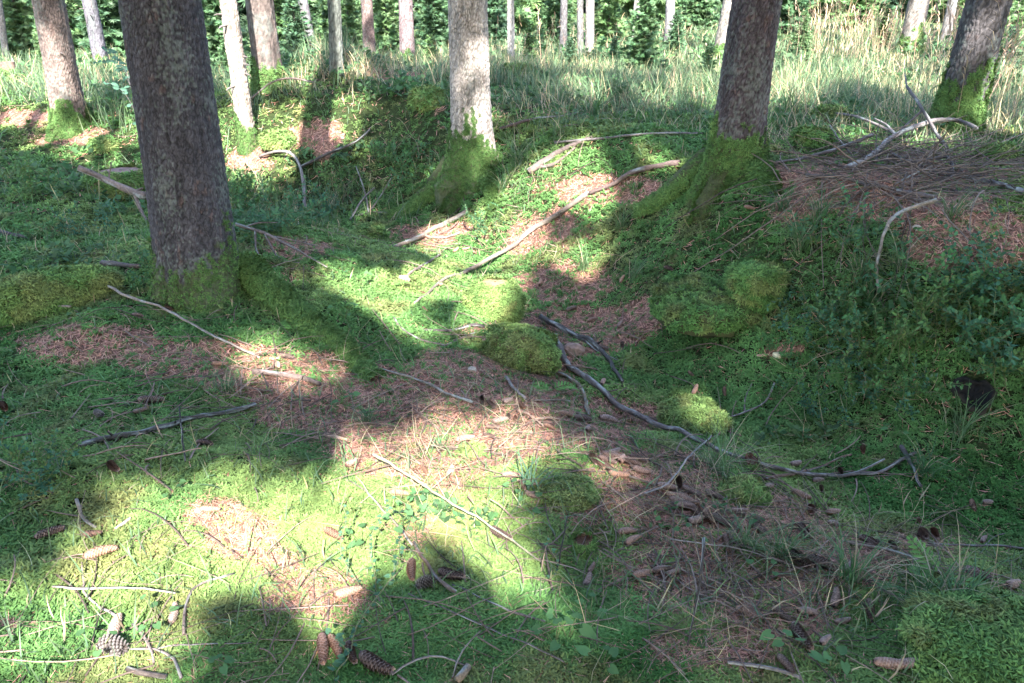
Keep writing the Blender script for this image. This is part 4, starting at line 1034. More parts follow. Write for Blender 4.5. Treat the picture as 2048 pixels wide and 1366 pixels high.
branch('broken grey log resting against the broad mossy stump', [(178, 422), (215, 427), (255, 430), (300, 428)], 14, 19, col=(.19, .14, .115), raise_=(.33, .28, .20, .11), knots=3,
       forks=(([(275, 429), (285, 436), (296, 446)], 9, 5, (.15, .06, 0)), ([(235, 428), (238, 425), (246, 425)], 4, 2, (.24, .34, .42))))
branch('short mossy stick end poking out left of the largest trunk', [(208, 533), (240, 537), (280, 540)], 14, 11, col=(.16, .12, .10))
branch('long thin twig descending from the largest trunk foot to the pink needles', [(216, 588), (270, 615), (340, 640), (440, 690), (520, 722)], 7, 5, col=(.27, .21, .165), raise_=(.03, .03, .03, .02, 0))
branch('hooked grey branch arching above the green hollow', [(520, 322), (555, 328), (590, 342), (608, 375), (611, 432)], 6, 9, col=(.17, .14, .125), raise_=(.02, .10, .14, .10, 0))
branch('pale curved branch hanging over the grassy bank on the right', [(1752, 602), (1750, 545), (1765, 495), (1795, 450), (1868, 420)], 6, 11, col=(.30, .235, .18), raise_=(.02, .05, .06, .04, .03), knots=4)
branch('long arched branch topping the brushwood heap on the right', [(1690, 352), (1745, 328), (1780, 308), (1850, 288), (1905, 282), (1945, 292)], 13, 9, col=(.20, .165, .15), raise_=(.02, .05, .10, .14, .13, .1), knots=4, forks=(([(1780, 308), (1765, 292), (1740, 283)], 7, 3, (.1, .14, .16)),))
branch('dark leaning branch crossing the top of the brushwood heap', [(1795, 262), (1830, 282), (1862, 300), (1892, 310)], 7, 8, col=(.10, .085, .08), raise_=(.30, .20, .10, .02), forks=(([(1795, 262), (1792, 240), (1790, 228)], 4, 2, (.3, .36, .40)), ([(1830, 282), (1800, 290), (1775, 300)], 5, 3, (.2, .12, .05))))
branch('long low branch reaching from the bank trunk into the brushwood heap', [(1550, 335), (1620, 325), (1690, 312), (1740, 300)], 7, 9, col=(.15, .12, .11), raise_=(.01, .02, .05, .08))
branch('dark spiky branch in front of the brushwood heap', [(1612, 358), (1680, 362), (1735, 376), (1775, 382)], 9, 8, col=(.11, .092, .085), knots=8)
branch('black branch with hooked end inside the brushwood heap', [(1778, 325), (1820, 342), (1880, 338), (1898, 345), (1902, 356)], 7, 8, col=(.085, .07, .068), raise_=(.04, .03, .05, .04, 0))
branch('long spiky branch running to the right border below the brushwood', [(1860, 352), (1920, 358), (1985, 372), (2060, 398)], 8, 13, col=(.13, .11, .105), knots=12)
branch('pale thin branch rising from the spiky branch to the heap', [(1790, 375), (1830, 362), (1862, 352)], 5, 5, col=(.24, .20, .18), raise_=(0, .03, .04))
branch('thin arched dry branch behind the brushwood heap', [(1625, 243), (1685, 255), (1735, 272), (1790, 288)], 5, 7, col=(.17, .14, .13), raise_=(.05, .08, .08, .04), knots=3)
branch('short dark log under the brushwood on the right', [(1790, 392), (1830, 398), (1868, 404)], 14, 12, col=(.12, .09, .08))
branch('curved twig rising left of the brushwood heap', [(1705, 318), (1672, 300), (1655, 278)], 5, 3, col=(.15, .12, .11), raise_=(.0, .06, .08))
branch('forked thin branch lying on the slope under the leafy shrubs', [(1290, 838), (1380, 862), (1450, 845), (1520, 815), (1548, 772)], 3, 5, col=(.23, .19, .17), forks=(([(1480, 832), (1490, 800), (1504, 770)], 4, 2),))
branch('reddish stick crossing below the end of the long bare branch', [(1528, 966), (1590, 952), (1640, 938), (1702, 916)], 8, 5, col=(.23, .13, .09))
branch('dark spiky stick in the moss at the right', [(1800, 900), (1818, 932), (1840, 980)], 11, 6, col=(.12, .095, .09), knots=4)
branch('long pale green stick slanting across the sunlit moss', [(752, 938), (815, 978), (880, 1022), (960, 1068), (1040, 1115), (1105, 1150)], 8, 4, col=(.30, .27, .16), raise_=(.05, .05, .05, .04, .02, .0))
branch('brown crooked stick in the shade edge below the sunlit stalks', [(826, 1095), (845, 1130), (872, 1165), (912, 1194)], 8, 11, col=(.24, .16, .12))
branch('long thin twig rising up left from the brown crooked stick', [(826, 1098), (785, 1055), (740, 1010), (700, 978)], 7, 3, col=(.24, .19, .14), raise_=(.0, .02, .03, .02))
branch('thin dark twig with white speck in the shaded moss', [(905, 1178), (985, 1215), (1040, 1240), (1090, 1252)], 4, 6, col=(.15, .12, .105))
branch('very long thin twig crossing the shaded bottom moss', [(820, 1195), (930, 1240), (1010, 1275), (1080, 1310), (1128, 1333)], 4, 4, col=(.18, .145, .125))
branch('stubby pale broken stick at the bottom centre', [(915, 1370), (930, 1355), (938, 1342)], 20, 16, col=(.26, .19, .13))
branch('slender crossing twig on the sunlit moss at lower left', [(112, 1192), (190, 1200), (270, 1198), (356, 1206)], 5, 4, col=(.33, .24, .20), raise_=(.02, .03, .03, .02))
branch('curved pinkish twig passing under the slender crossing twig', [(165, 1135), (172, 1185), (205, 1222), (250, 1245)], 5, 7, col=(.30, .22, .19))
branch('bent pale stick with bare end on the left moss', [(155, 1010), (162, 1038), (178, 1056), (195, 1064)], 9, 6, col=(.30, .22, .16))
branch('short pale broken twig beside the bent pale stick', [(232, 1068), (248, 1056), (264, 1044)], 8, 7, col=(.30, .23, .19))
branch('long twig bending through the moss left of the red needles', [(370, 1280), (372, 1220), (400, 1180), (470, 1155)], 7, 5, col=(.20, .15, .13))
branch('crooked twig beside the open dark cone', [(268, 1258), (292, 1282), (305, 1315), (310, 1335)], 7, 6, col=(.22, .17, .15))
branch('thin branching twig at the bottom left in shade', [(260, 1306), (320, 1310), (350, 1335), (365, 1366)], 5, 8, col=(.18, .14, .125), forks=(([(320, 1310), (350, 1298), (400, 1296), (510, 1292)], 4, 2),))
branch('dark stick end at the bottom edge below the open cone', [(258, 1346), (290, 1352), (335, 1364)], 13, 13, col=(.13, .10, .085))
branch('fine forked twig standing in the bottom shade', [(905, 1366), (920, 1335), (938, 1312), (962, 1298)], 5, 3, col=(.20, .17, .15), raise_=(0, .02, .03, .05))
branch('curving twig at the bottom beside the large cone', [(785, 1358), (830, 1340), (880, 1332), (930, 1340)], 5, 4, col=(.17, .135, .12), raise_=(0, .02, .02, 0))
branch('bundle of dry brushwood twigs right behind the largest trunk foot', [(478, 480), (530, 492), (590, 515), (655, 540)], 9, 4, col=(.17, .125, .105), raise_=(.08, .06, .04, .0), forks=(([(490, 484), (520, 478), (560, 476)], 4, 2, (.07, .1, .1)), ([(500, 486), (512, 500), (520, 520)], 5, 3), ([(540, 496), (590, 500), (640, 506)], 4, 2, (.05, .06, .04)), ([(520, 490), (560, 520), (600, 530)], 4, 2)))
branch('grey stick standing in the shrubs before the grassy mound', [(700, 445), (728, 420), (752, 405)], 5, 4, col=(.13, .11, .10), raise_=(0, .08, .12))
branch('thin dark twig lying across the green hollow', [(710, 438), (750, 428), (785, 432)], 5, 3, col=(.14, .115, .10), forks=(([(735, 430), (730, 400), (715, 370)], 4, 2, (.0, .1, .18)), ([(735, 430), (765, 405), (785, 380)], 3, 2, (.0, .08, .12))))
branch('dark fallen branch along the foot of the grassy mound', [(600, 345), (660, 320), (710, 300), (740, 268)], 8, 5, col=(.085, .07, .062), raise_=(.02, .05, .05, .02))
branch('long dry stick in the grass before the dark brown trunk', [(505, 222), (545, 200), (585, 190), (630, 188)], 4, 5, col=(.22, .16, .13), raise_=(.1, .15, .15, .1))
branch('dark log lying in front of the far brushwood heap', [(690, 128), (745, 122), (800, 118)], 6, 5, col=(.12, .085, .075))
branch('pale thick stick in the moss above the needle patch at left', [(0, 652), (50, 632), (100, 628), (145, 626)], 6, 5, col=(.22, .18, .15), raise_=(.0, .03, .03, .02))
branch('short brown stick at the left border above the mossy log', [(0, 468), (30, 475), (66, 482)], 9, 8, col=(.13, .10, .09))
branch('dark log buried in the pink needles', [(505, 752), (560, 755), (610, 765), (640, 776)], 14, 12, col=(.17, .12, .10))
branch('pale dry branch piece below the cones heap', [(1278, 1000), (1330, 985), (1375, 940), (1420, 893)], 5, 4, col=(.29, .25, .23), raise_=(0, .02, .04, .04))
branch('thin stick pointing out of the cone heap to the lower right', [(1255, 960), (1310, 978), (1370, 995), (1430, 1040)], 6, 4, col=(.24, .17, .12))
branch('dark upright twig standing at the bottom right of centre', [(1376, 1300), (1384, 1260), (1388, 1230), (1390, 1205)], 5, 8, col=(.06, .05, .045), raise_=(0, .10, .16, .22))
branch('small black forked twig upright in the shade at bottom centre', [(1115, 1150), (1124, 1125), (1132, 1100)], 4, 3, col=(.04, .035, .032), raise_=(0, .06, .12))
branch('long flat stick among the cones right of the dark upright twig', [(1455, 1335), (1510, 1340), (1560, 1352), (1600, 1366)], 9, 9, col=(.20, .16, .14))
branch('pale straight stalk crossing the right moss', [(1340, 1095), (1420, 1112), (1480, 1122), (1570, 1135)], 4, 3, col=(.34, .28, .23), raise_=(.02, .03, .03, .0))
branch('brown stick passing behind the bright fern', [(1690, 1095), (1760, 1115), (1830, 1138), (1880, 1155)], 7, 8, col=(.24, .175, .135), raise_=(.01, .02, .02, 0))
branch('twig with side shoots at the right border', [(1850, 1095), (1920, 1098), (1985, 1096), (2050, 1105)], 5, 5, col=(.19, .15, .135), forks=(([(1960, 1096), (1985, 1080), (2010, 1072)], 3, 2),))
branch('short grey stick beside the boulder shadow', [(1012, 760), (1030, 785), (1052, 805)], 7, 7, col=(.24, .19, .165))
branch('thin pale stick lying right under the tan curved branch', [(1065, 808), (1100, 808), (1140, 808)], 4, 3, col=(.30, .24, .18))
branch('fibrous dark strand standing on the left moss beside the thick dark branch', [(372, 930), (374, 905), (372, 875)], 5, 4, col=(.04, .035, .03), raise_=(0, .06, .12))

# ------------------------------------------------------------------ spruce cones
def cone_mesh(seed, openness=.25, col=(.27, .165, .115), tip=(.46, .34, .26)):
    col = np.asarray(col) * .8; tip = np.asarray(tip) * .8
    r = np.random.default_rng(seed); V, Fc, C = [], [], []; o = 0
    def prof(t): return .15 * (math.sin(math.pi * min(1, (t * .93 + .07) ** .8)) ** .6) * (1 - .18 * t)
    ts = np.linspace(0, 1, 12); k = 12; th = np.arange(k) * 2 * math.pi / k
    cx = lambda t: .05 * math.sin(t * 3.1) * (1 if seed % 2 else -1)
    for t in ts: V.append(np.stack([t - .5 + 0 * th, np.cos(th) * prof(t) * .86 + cx(t), np.sin(th) * prof(t) * .86], -1))
    C.append(np.tile(np.asarray(col) * .45, (12 * k, 1)))
    for i in range(11):
        for j in range(k): a, b = i * k + j, i * k + (j + 1) % k; Fc += [(a, b, b + k), (a, b + k, a + k)]
    o = 12 * k; n = 118
    for i in range(n):
        t = .02 + .95 * (i / n); a = i * 2.39996; R_ = prof(t) + .004; w = .062 * (prof(t) / .13) ** .5 + .012; l = .115
        er = np.array([0, math.cos(a), math.sin(a)]); et = np.array([0, -math.sin(a), math.cos(a)]); ax = np.array([1., 0, 0])
        b = np.array([t - .5, cx(t), 0]) + er * R_ * .85
        m = b + ax * l * .5 + er * (.018 + openness * .05); tipp = b + ax * l * (1 - openness * .45) + er * (.022 + openness * .13)
        V.append(np.array([b - et * w * .5, b + et * w * .5, m + et * w, m - et * w, tipp + et * w * .45, tipp - et * w * .45]))
        Fc += [(o, o + 1, o + 2), (o, o + 2, o + 3), (o + 3, o + 2, o + 4), (o + 3, o + 4, o + 5)]
        f = .7 + .6 * r.random(); c = np.asarray(col) * f; e = np.asarray(tip) * (.6 + .6 * r.random())
        C.append(np.array([c * .8, c * .8, c, c, e, e])); o += 6
    return np.concatenate(V), np.array(Fc), np.concatenate(C)
CONES = []
for sd, op, cl, tp in ((1, .22, (.32, .175, .125), (.44, .30, .23)), (2, .3, (.27, .165, .13), (.43, .32, .26)), (3, .18, (.34, .175, .11), (.47, .30, .21)), (4, .35, (.20, .125, .10), (.36, .27, .22)), (5, 1.3, (.10, .075, .065), (.42, .37, .34))):
    v, f, c = cone_mesh(sd, op, cl, tp); ob = make_mesh('spruce_cone', v, f, M_CONE, c, False, None, False); CONES.append(ob.data); bpy.data.objects.remove(ob)
def cone(px_, py_, ang, kind, size, label, group='fallen spruce cones'):
    size *= .69
    a = P1(px_, py_); b = P1(px_ + 18 * math.cos(math.radians(ang)), py_ + 18 * math.sin(math.radians(ang)))
    d = b - a; d /= np.linalg.norm(d); n = hn(a[0:1], a[1:2])[0]
    yv = np.cross(n, d); yv /= np.linalg.norm(yv); n = np.cross(d, yv)
    r_ = np.random.default_rng(int(px_ * 3 + py_)); roll = r_.random() * 6.28
    c_, s_ = math.cos(roll), math.sin(roll); y2 = yv * c_ + n * s_; n2 = n * c_ - yv * s_
    o = bpy.data.objects.new('spruce_cone', CONES[kind]); COL.objects.link(o)
    p_ = a + n * (.14 * size + .014)
    M = Matrix.Identity(4)
    for i in range(3):
        M[i][0] = d[i] * size; M[i][1] = y2[i] * size; M[i][2] = n2[i] * size; M[i][3] = p_[i]
    o.matrix_world = M
    return tag(o, label, 'cone', group)
CL = [(230, 943, 40, 1, .11, 'greyish cone tilted in the shaded moss, left of the standing dark strand'),
 (105, 1076, -18, 3, .12, 'brown cone half sunk in moss at the left, beyond the bent pale stick'),
 (190, 1076, -5, 0, .085, 'small pinkish cone at the foot of the bent pale stick'),
 (205, 1117, -15, 2, .13, 'sunlit light brown cone sunk in bright moss, just below the short pale broken twig'),
 (418, 1028, 0, 2, .09, 'bright orange brown cone with open scales on the reddish needles at the left'),
 (236, 1268, -70, 3, .115, 'dark cone standing steeply beside the open dark cone'),
 (228, 1308, 20, 4, .115, 'dark wide open cone with pale scale tips at the bottom left'),
 (350, 1237, -80, 3, .09, 'short dark cone behind the heart shaped leaves'),
 (644, 1308, 88, 0, .125, 'upright pointing cone, leftmost of the group lying at the bottom'),
 (668, 1306, 65, 2, .115, 'sunlit cone touching the upright pointing cone at the bottom'),
 (702, 1318, 70, 1, .11, 'cone at the right of the bottom group, behind the ivy leaves'),
 (752, 1340, 28, 3, .15, 'large dark brown cone at the bottom edge, right of the ivy leaves'),
 (692, 1198, -16, 2, .12, 'reddish cone on the needle patch at the edge of the light'),
 (668, 1078, 30, 2, .115, 'sunlit cone half covered by moss left of the climbing ivy'),
 (797, 996, 8, 2, .10, 'curved light cone beside the upper end of the long pale green stick'),
 (825, 1150, 88, 0, .12, 'cone pointing down at the viewer beside the brown crooked stick'),
 (905, 1160, 14, 3, .125, 'dark cone in shadow right of the brown crooked stick'),
 (850, 1178, -25, 4, .09, 'small open dark cone just below the downward pointing cone'),
 (700, 937, -35, 0, .10, 'cone at the border of moss and pink needles above the sunlit moss'),
 (848, 947, 60, 2, .085, 'short cone at the upper left of the sunlit stalks'),
 (900, 955, -70, 2, .11, 'sunlit cone leaning upward behind the sunlit stalks'),
 (1022, 962, 5, 0, .10, 'lone cone left of the arching grass blades'),
 (1000, 1078, 28, 3, .12, 'dark cone among the small round leaves at the edge of light'),
 (1062, 998, 20, 1, .08, 'grey cone below the arching grass blades'),
 (1042, 978, 60, 1, .07, 'short cone end under the arching grass blades'),
 (1250, 1072, -4, 0, .095, 'cone left of the dark green moss cushion'),
 (1262, 1092, -28, 2, .10, 'light cone with open scales just below the dark green moss cushion'),
 (1175, 1170, -70, 1, .085, 'greyish cone pointing down beside the orange rotten stump foot'),
 (1182, 1143, -60, 1, .06, 'pale round cone behind the greyish downward cone'),
 (1282, 1160, -16, 2, .105, 'lone reddish cone right of the greyish downward cone'),
 (1322, 1150, -8, 1, .085, 'cone in line behind the lone reddish cone'),
 (1347, 1155, -18, 0, .08, 'cone touching the end of the line right of the lone reddish cone'),
 (1450, 1095, 75, 0, .10, 'light brown cone pointing down above the grass tuft'),
 (1512, 1066, 32, 3, .10, 'dark cone at the left of the long pale straight stalk'),
 (1475, 1034, 20, 1, .08, 'short cone at the right side of the cone heap by the thin stick'),
 (1510, 1046, 35, 1, .07, 'small greyish cone right of the cone heap'),
 (1426, 1000, 25, 3, .10, 'dark cone below the olive moss tuft'),
 (1477, 1032, -5, 0, .09, 'cone lying across below the olive moss tuft'),
 (1534, 982, -10, 1, .075, 'small grey cone right of the olive moss tuft'),
 (1596, 998, 22, 2, .11, 'orange brown cone with dark end below the long bare branch'),
 (1614, 1030, 88, 0, .12, 'long cone standing upright in the grass below the bare branch end'),
 (1662, 1034, -6, 2, .10, 'reddish cone lying flat right of the upright long cone'),
 (1640, 985, 80, 3, .07, 'brown stubby cone end seen from its base'),
 (1602, 1070, 55, 1, .10, 'grey cone below the upright long cone'),
 (1662, 1058, 8, 1, .075, 'pale rounded cone below the flat reddish cone'),
 (1632, 968, -5, 3, .08, 'dark cone directly under the bare branch'),
 (1588, 936, -15, 1, .10, 'grey cone above the bare branch among leafy sprouts'),
 (1682, 950, 70, 1, .075, 'cone leaning on the end of the bare branch'),
 (1727, 908, 88, 2, .10, 'pinkish cone standing below the grassy slope'),
 (1735, 1094, 25, 1, .10, 'pale grey cone half hidden by dry stems'),
 (1783, 1104, 60, 3, .09, 'dark cone in the needles left of the paired dark cones'),
 (1598, 1134, 40, 3, .155, 'long thin dark cone lying diagonally on the grassy patch'),
 (1640, 1138, 20, 3, .13, 'dark long cone lying right beside the grass clump'),
 (1690, 1150, -45, 1, .12, 'grey scaly cone in the middle of the dark green grass clump'),
 (1667, 1206, -80, 1, .10, 'pale cone standing upright below the grass clump'),
 (1738, 1228, 85, 1, .10, 'whitish cone standing upright in grass at the right'),
 (1608, 1235, 5, 1, .085, 'light grey cone among the pale stalks'),
 (1560, 1238, 35, 3, .08, 'dark cone end under the pale stalks'),
 (1682, 1252, -15, 1, .075, 'short cone below the whitish standing cone'),
 (1492, 1240, 30, 2, .10, 'reddish cone right of the dark upright twig'),
 (1600, 1285, 55, 3, .13, 'brown scaly cone leaning down the slope at the bottom'),
 (1645, 1292, -40, 1, .08, 'short pale cone right of the brown leaning cone'),
 (1778, 1342, 5, 0, .12, 'light cone at the bottom left of the mossy corner mound'),
 (1812, 1340, -8, 1, .10, 'second cone touching the light cone by the mossy corner mound'),
 (1568, 1340, 50, 1, .09, 'cone partly cut off by grass at the bottom edge'),
 (1942, 1018, 70, 2, .09, 'orange cone standing in the dark moss near the right border'),
 (1968, 1012, -3, 3, .08, 'dark cone lying behind the orange standing cone'),
 (1868, 1080, 60, 0, .13, 'long curved cone, right one of the pair above the bright fern'),
 (1846, 1082, 55, 3, .13, 'long dark cone, left one of the pair above the bright fern'),
 (1835, 1050, 60, 2, .06, 'tiny thin cone end above the pair by the bright fern'),
 (1965, 1088, -50, 1, .07, 'pale cone with open scales near the right border'),
 (1952, 1162, 22, 1, .12, 'grey scaly cone right of the bright fern'),
 (2020, 1180, -20, 0, .11, 'smooth light cone at the right border, right of the bright fern'),
 (1390, 786, -65, 2, .10, 'pinkish cone on the moss below the mossy hump slope'),
 (1450, 788, 85, 2, .085, 'short light cone above the pale green moss hump'),
 (1384, 752, 40, 2, .07, 'light cone beside a dark hole in the moss'),
 (1340, 541, 20, 1, .10, 'greyish cone on the bank below the bank trunk'),
 (1328, 610, -60, 1, .07, 'small cone left of the tall mossy stump'),
 (1500, 421, 15, 2, .10, 'reddish cone under the mossy foot of the bank trunk'),
 (1248, 563, -60, 2, .09, 'cone on the sunlit slope right of the straight pole'),
 (1080, 570, -75, 2, .11, 'cone standing behind the sunlit stump'),
 (1143, 622, -20, 3, .10, 'dark cone right of the sunlit stump'),
 (1186, 645, -20, 0, .08, 'light cone above the decayed branch'),
 (1243, 655, -50, 1, .09, 'grey cone on the needles above the decayed branch'),
 (1245, 695, 75, 1, .08, 'cone hanging on the slope right of the decayed branch'),
 (1207, 700, 15, 1, .10, 'pale cone touching the decayed branch'),
 (1205, 772, -60, 0, .10, 'light cone leaning beside the bare branch below the boulder'),
 (846, 592, 25, 2, .08, 'sunlit cone left of the sunlit stump'),
 (848, 624, 40, 2, .07, 'cone on the bright grassy moss left of the sunlit stump'),
 (925, 590, 20, 2, .07, 'small light cone near the lower end of the straight pole'),
 (878, 575, -10, 2, .08, 'cone between the pale stone and the straight pole'),
 (912, 505, -40, 2, .10, 'cone at the sunlit edge below the middle trunk'),
 (932, 502, -15, 2, .09, 'second cone at the sunlit edge, just right of its neighbour below the middle trunk'),
 (1125, 425, -35, 2, .10, 'cone lying above the sunlit pole'),
 (966, 686, -30, 1, .06, 'small grey cone left of the mossy boulder'),
 (965, 806, 60, 3, .08, 'dark cone, leftmost of the loose group below the mossy boulder'),
 (982, 816, 40, 1, .09, 'grey cone second in the loose group below the mossy boulder'),
 (1014, 810, -20, 3, .09, 'dark cone at the top of the loose group below the mossy boulder'),
 (1042, 818, 50, 2, .09, 'pinkish cone under the short grey stick'),
 (1018, 842, 70, 3, .08, 'brown cone at the lower left of the pinkish cone'),
 (1032, 845, 60, 0, .07, 'cone squeezed between two others in the loose group'),
 (1044, 832, 15, 0, .08, 'smooth light cone at the right of the loose group'),
 (1072, 845, 12, 2, .08, 'bright reddish cone apart, right of the loose group'),
 (1000, 850, -10, 1, .10, 'greyish flat cone at the lower edge of the loose group'),
 (986, 862, 5, 1, .08, 'dim grey cone below the loose group'),
 (980, 880, 15, 1, .08, 'pale cone on the moss patch below the loose group'),
 (930, 888, -10, 0, .11, 'light pink cone on the pink needles above the sunlit moss'),
 (1130, 838, 15, 2, .10, 'pinkish cone left of the tan curved branch end'),
 (1165, 846, 10, 3, .11, 'dark cone under the tan curved branch end'),
 (1212, 850, 15, 1, .13, 'long grey cone right of the tan curved branch end'),
 (1175, 866, -60, 1, .09, 'grey white cone standing below the tan curved branch'),
 (1098, 863, 25, 2, .08, 'reddish cone with flakes below the loose group'),
 (190, 579, -70, 0, .10, 'cone leaning against the mossy log'),
 (340, 622, 30, 0, .10, 'light cone below the largest trunk, left of its twin'),
 (358, 615, 8, 2, .11, 'reddish cone below the largest trunk, right of its twin'),
 (276, 637, 10, 1, .08, 'dim grey cone left of the twin cones below the largest trunk'),
 (302, 810, -2, 3, .14, 'large dark cone on the moss near the left patch of needles'),
 (282, 829, -15, 1, .08, 'pale gnawed cone just below the large dark cone'),
 (8, 822, 60, 2, .12, 'reddish cone at the left border'),
 (200, 835, 25, 4, .07, 'dark open cone remnant left of the pale gnawed cone'),
 (572, 720, 12, 3, .10, 'cone above the sunlit needles, right of the pale wood chips'),
 (440, 735, 3, 2, .10, 'sunlit cone lying flat on the left part of the needle patch'),
 (408, 898, 10, 1, .10, 'cone below the thick dark branch'),
 (118, 536, 5, 1, .09, 'cone lying on the mossy ridge left of the largest trunk'),
 (12, 617, 25, 1, .10, 'grey cone at the left border below the mossy log')]
HEAP = [(1186, 928, 60, 3), (1200, 936, 55, 0), (1212, 930, 20, 1), (1218, 946, 35, 1), (1236, 958, 8, 2), (1240, 928, -60, 0), (1262, 936, 18, 3), (1283, 951, 15, 1), (1222, 920, 10, 1), (1226, 914, -25, 1), (1275, 928, 20, 3)]
for a in CL: cone(*a)
for px_, py_, an, kd in HEAP: cone(px_, py_, an, kd, .105, 'brown cone in the tight heap of cones below the long bare branch', 'cones in the tight heap')
HEAP2 = [(1330, 982, 10, 1), (1350, 1000, 5, 2), (1358, 1012, 15, 0), (1376, 1010, 20, 2), (1390, 1030, 40, 1), (1394, 1036, 55, 0), (1416, 1042, 58, 2), (1388, 1050, -20, 1), (1355, 975, 80, 3), (1380, 992, 25, 1), (1440, 1050, 30, 3), (1366, 1022, 8, 1)]
for px_, py_, an, kd in HEAP2: cone(px_, py_, an, kd, .105, 'brown cone in the loose scatter right of the tight heap, under pale stalks', 'cones in the loose scatter')

# ------------------------------------------------------------------ leafy plants
def inst(name, parts_me, label, cat, loc, rz, s, group):
    o = thing(name, label, cat, loc, group); o.rotation_euler = (0, 0, rz); o.scale = (s, s, s)
    for nm, me in parts_me: c = bpy.data.objects.new(nm, me); COL.objects.link(c); c.parent = o
    return o
def data_of(nm, v, f, m, c):
    o = make_mesh(nm, v, f, m, c, False, None, False); d = o.data; bpy.data.objects.remove(o); return d
def oval(b, d, up, w, n=1):
    """folded oval leaf from b along d"""
    l = np.linalg.norm(d); s_ = np.cross(d, up); s_ /= np.linalg.norm(s_) + 1e-9; k = np.cross(s_, d); k /= np.linalg.norm(k) + 1e-9
    v = np.array([b, b + d * .3 + s_ * w * .8 + k * w * .25, b + d * .7 + s_ * w * .75 + k * w * .2, b + d, b + d * .7 - s_ * w * .75 + k * w * .2, b + d * .3 - s_ * w * .8 + k * w * .25])
    return v, np.array([(0, 1, 2), (0, 2, 3), (0, 3, 4), (0, 4, 5)])
def bilberry(seed, ns=12, H=.24, leaf=.0135, spread=.21):
    r = np.random.default_rng(seed); st, lv = [], []
    for i in range(ns):
        a = r.random() * 6.28; b = np.array([math.cos(a), math.sin(a), 0]) * r.random() * spread * .6
        d = np.array([math.cos(a) * .5 + r.normal(0, .25), math.sin(a) * .5 + r.normal(0, .25), 1.]); l = H * (.5 + .6 * r.random())
        def shoot(b, d, l, dep):
            d = d / np.linalg.norm(d); n = 6; q = [b]
            for k in range(n):
                d = d + r.normal(0, .13, 3); d /= np.linalg.norm(d); q.append(q[-1] + d * l / n)
                for _ in range(2 if k else 0):
                    e = r.normal(0, 1, 3); e -= d * (e @ d); e /= np.linalg.norm(e); e = e + d * .5 + np.array([0, 0, .15]); e /= np.linalg.norm(e)
                    v, f = oval(q[-1], e * leaf * (1.3 + r.random()), np.array([0, 0, 1.]) + r.normal(0, .3, 3), leaf * .62)
                    lv.append((v, f, np.array([(.066, .165, .075), (.085, .195, .066), (.06, .15, .085), (.10, .19, .06)][seed % 4]) * (.55 + .9 * r.random()) * np.array([1 + .5 * (r.random() < .12), 1, 1])))
                if dep and k > 1 and r.random() < .6: shoot(q[-1], d + r.normal(0, .6, 3), l * .5, dep - 1)
            v, f = tube(q, np.linspace(.0022, .001, len(q)), 4, False); st.append((v, f, np.array([.10, .12, .05])))
        shoot(b, d, l, 1)
    return [('stem', data_of('stem', *(lambda t: (t[0], t[1], M_WOOD, t[2]))(merge(st)))), ('foliage', data_of('foliage', *(lambda t: (t[0], t[1], M_LEAF, t[2]))(merge(lv))))]
BB = [bilberry(s) for s in range(4)]
BUSH = [(1660, 500, 1.15, 'round leafy bilberry bush above the tall mossy stump, beside the pale curved branch'), (1690, 485, .8, 'smaller bilberry bush touching the round bush near the pale curved branch'),
 (1600, 655, .8, 'bilberry bush just right of the tall mossy stump'), (1650, 640, .9, 'bilberry bush under the hanging end of the pale curved branch'), (1700, 660, .9, 'bilberry bush in the middle of the shrubby slope, below the pale curved branch'),
 (1740, 680, .9, 'bilberry bush on the shrubby slope right below the grass blades'), (1660, 720, .85, 'bilberry bush low on the slope above the small cream stone'), (1800, 710, 1., 'bilberry bush on the slope left above the dark hole'),
 (1850, 600, 1.2, 'tall bilberry bush at the upper edge of the shrubby slope'), (1900, 590, 1.2, 'dense bilberry bush at the upper right of the shrubby slope'), (1950, 580, 1.1, 'bilberry bush under the heart leaved plants near the right border'),
 (1880, 660, 1.1, 'bilberry bush with bluish leaves in the middle right of the slope'), (1950, 670, 1.2, 'bilberry bush near the right border above the dark hole'), (2010, 640, 1.2, 'bilberry bush touching the right border, uppermost of the slope'),
 (2000, 730, 1.2, 'bright bilberry bush at the right border level with the dark hole'), (2040, 780, 1.2, 'lowest bilberry bush at the right border'), (2010, 745, .8, 'bilberry bush hanging over the dark hole'),
 (1830, 790, .8, 'bilberry bush left of the dark hole'), (1770, 800, .8, 'bilberry bush low on the grassy slope left of the dark hole'), (1720, 780, .8, 'bilberry bush among dead stalks low on the slope'),
 (1610, 780, .6, 'sparse bilberry shoots at the left foot of the shrubby slope'), (1560, 700, .6, 'sparse bilberry shoots beside the cream stone'), (1650, 830, .6, 'leafy sprouts at the foot of the grassy slope'),
 (500, 430, 1.4, 'bluish bilberry bush right of the largest trunk'), (545, 470, 1.2, 'low bilberry bush at the edge of the green hollow'), (470, 400, 1.4, 'bilberry bush touching the right side of the largest trunk'),
 (640, 445, 1.2, 'dark leafy bush under the hooked grey branch'), (690, 400, 1.3, 'leafy bush before the grassy mound'), (330, 560, .7, 'dark green leafy plant left of the largest trunk foot'),
 (90, 480, 1.1, 'leafy bilberry bush at the left behind the mossy log'), (180, 470, 1., 'low bilberry bush left of the largest trunk'), (60, 400, 1.3, 'bilberry bush at the left border in the shaded moss'),
 (840, 365, 1.2, 'leafy bush left of the mossy roots of the middle trunk'), (800, 330, 1.3, 'bush on the slope of the grassy mound'), (60, 975, .75, 'nettle like leafy plant at the left border'), (110, 950, .6, 'leafy plant beside the nettle like plant at the left'),
 (985, 465, .8, 'small leafy bush in the sun below the middle trunk'), (280, 230, 1.6, 'leafy bush between left leaning trunk and largest trunk')]
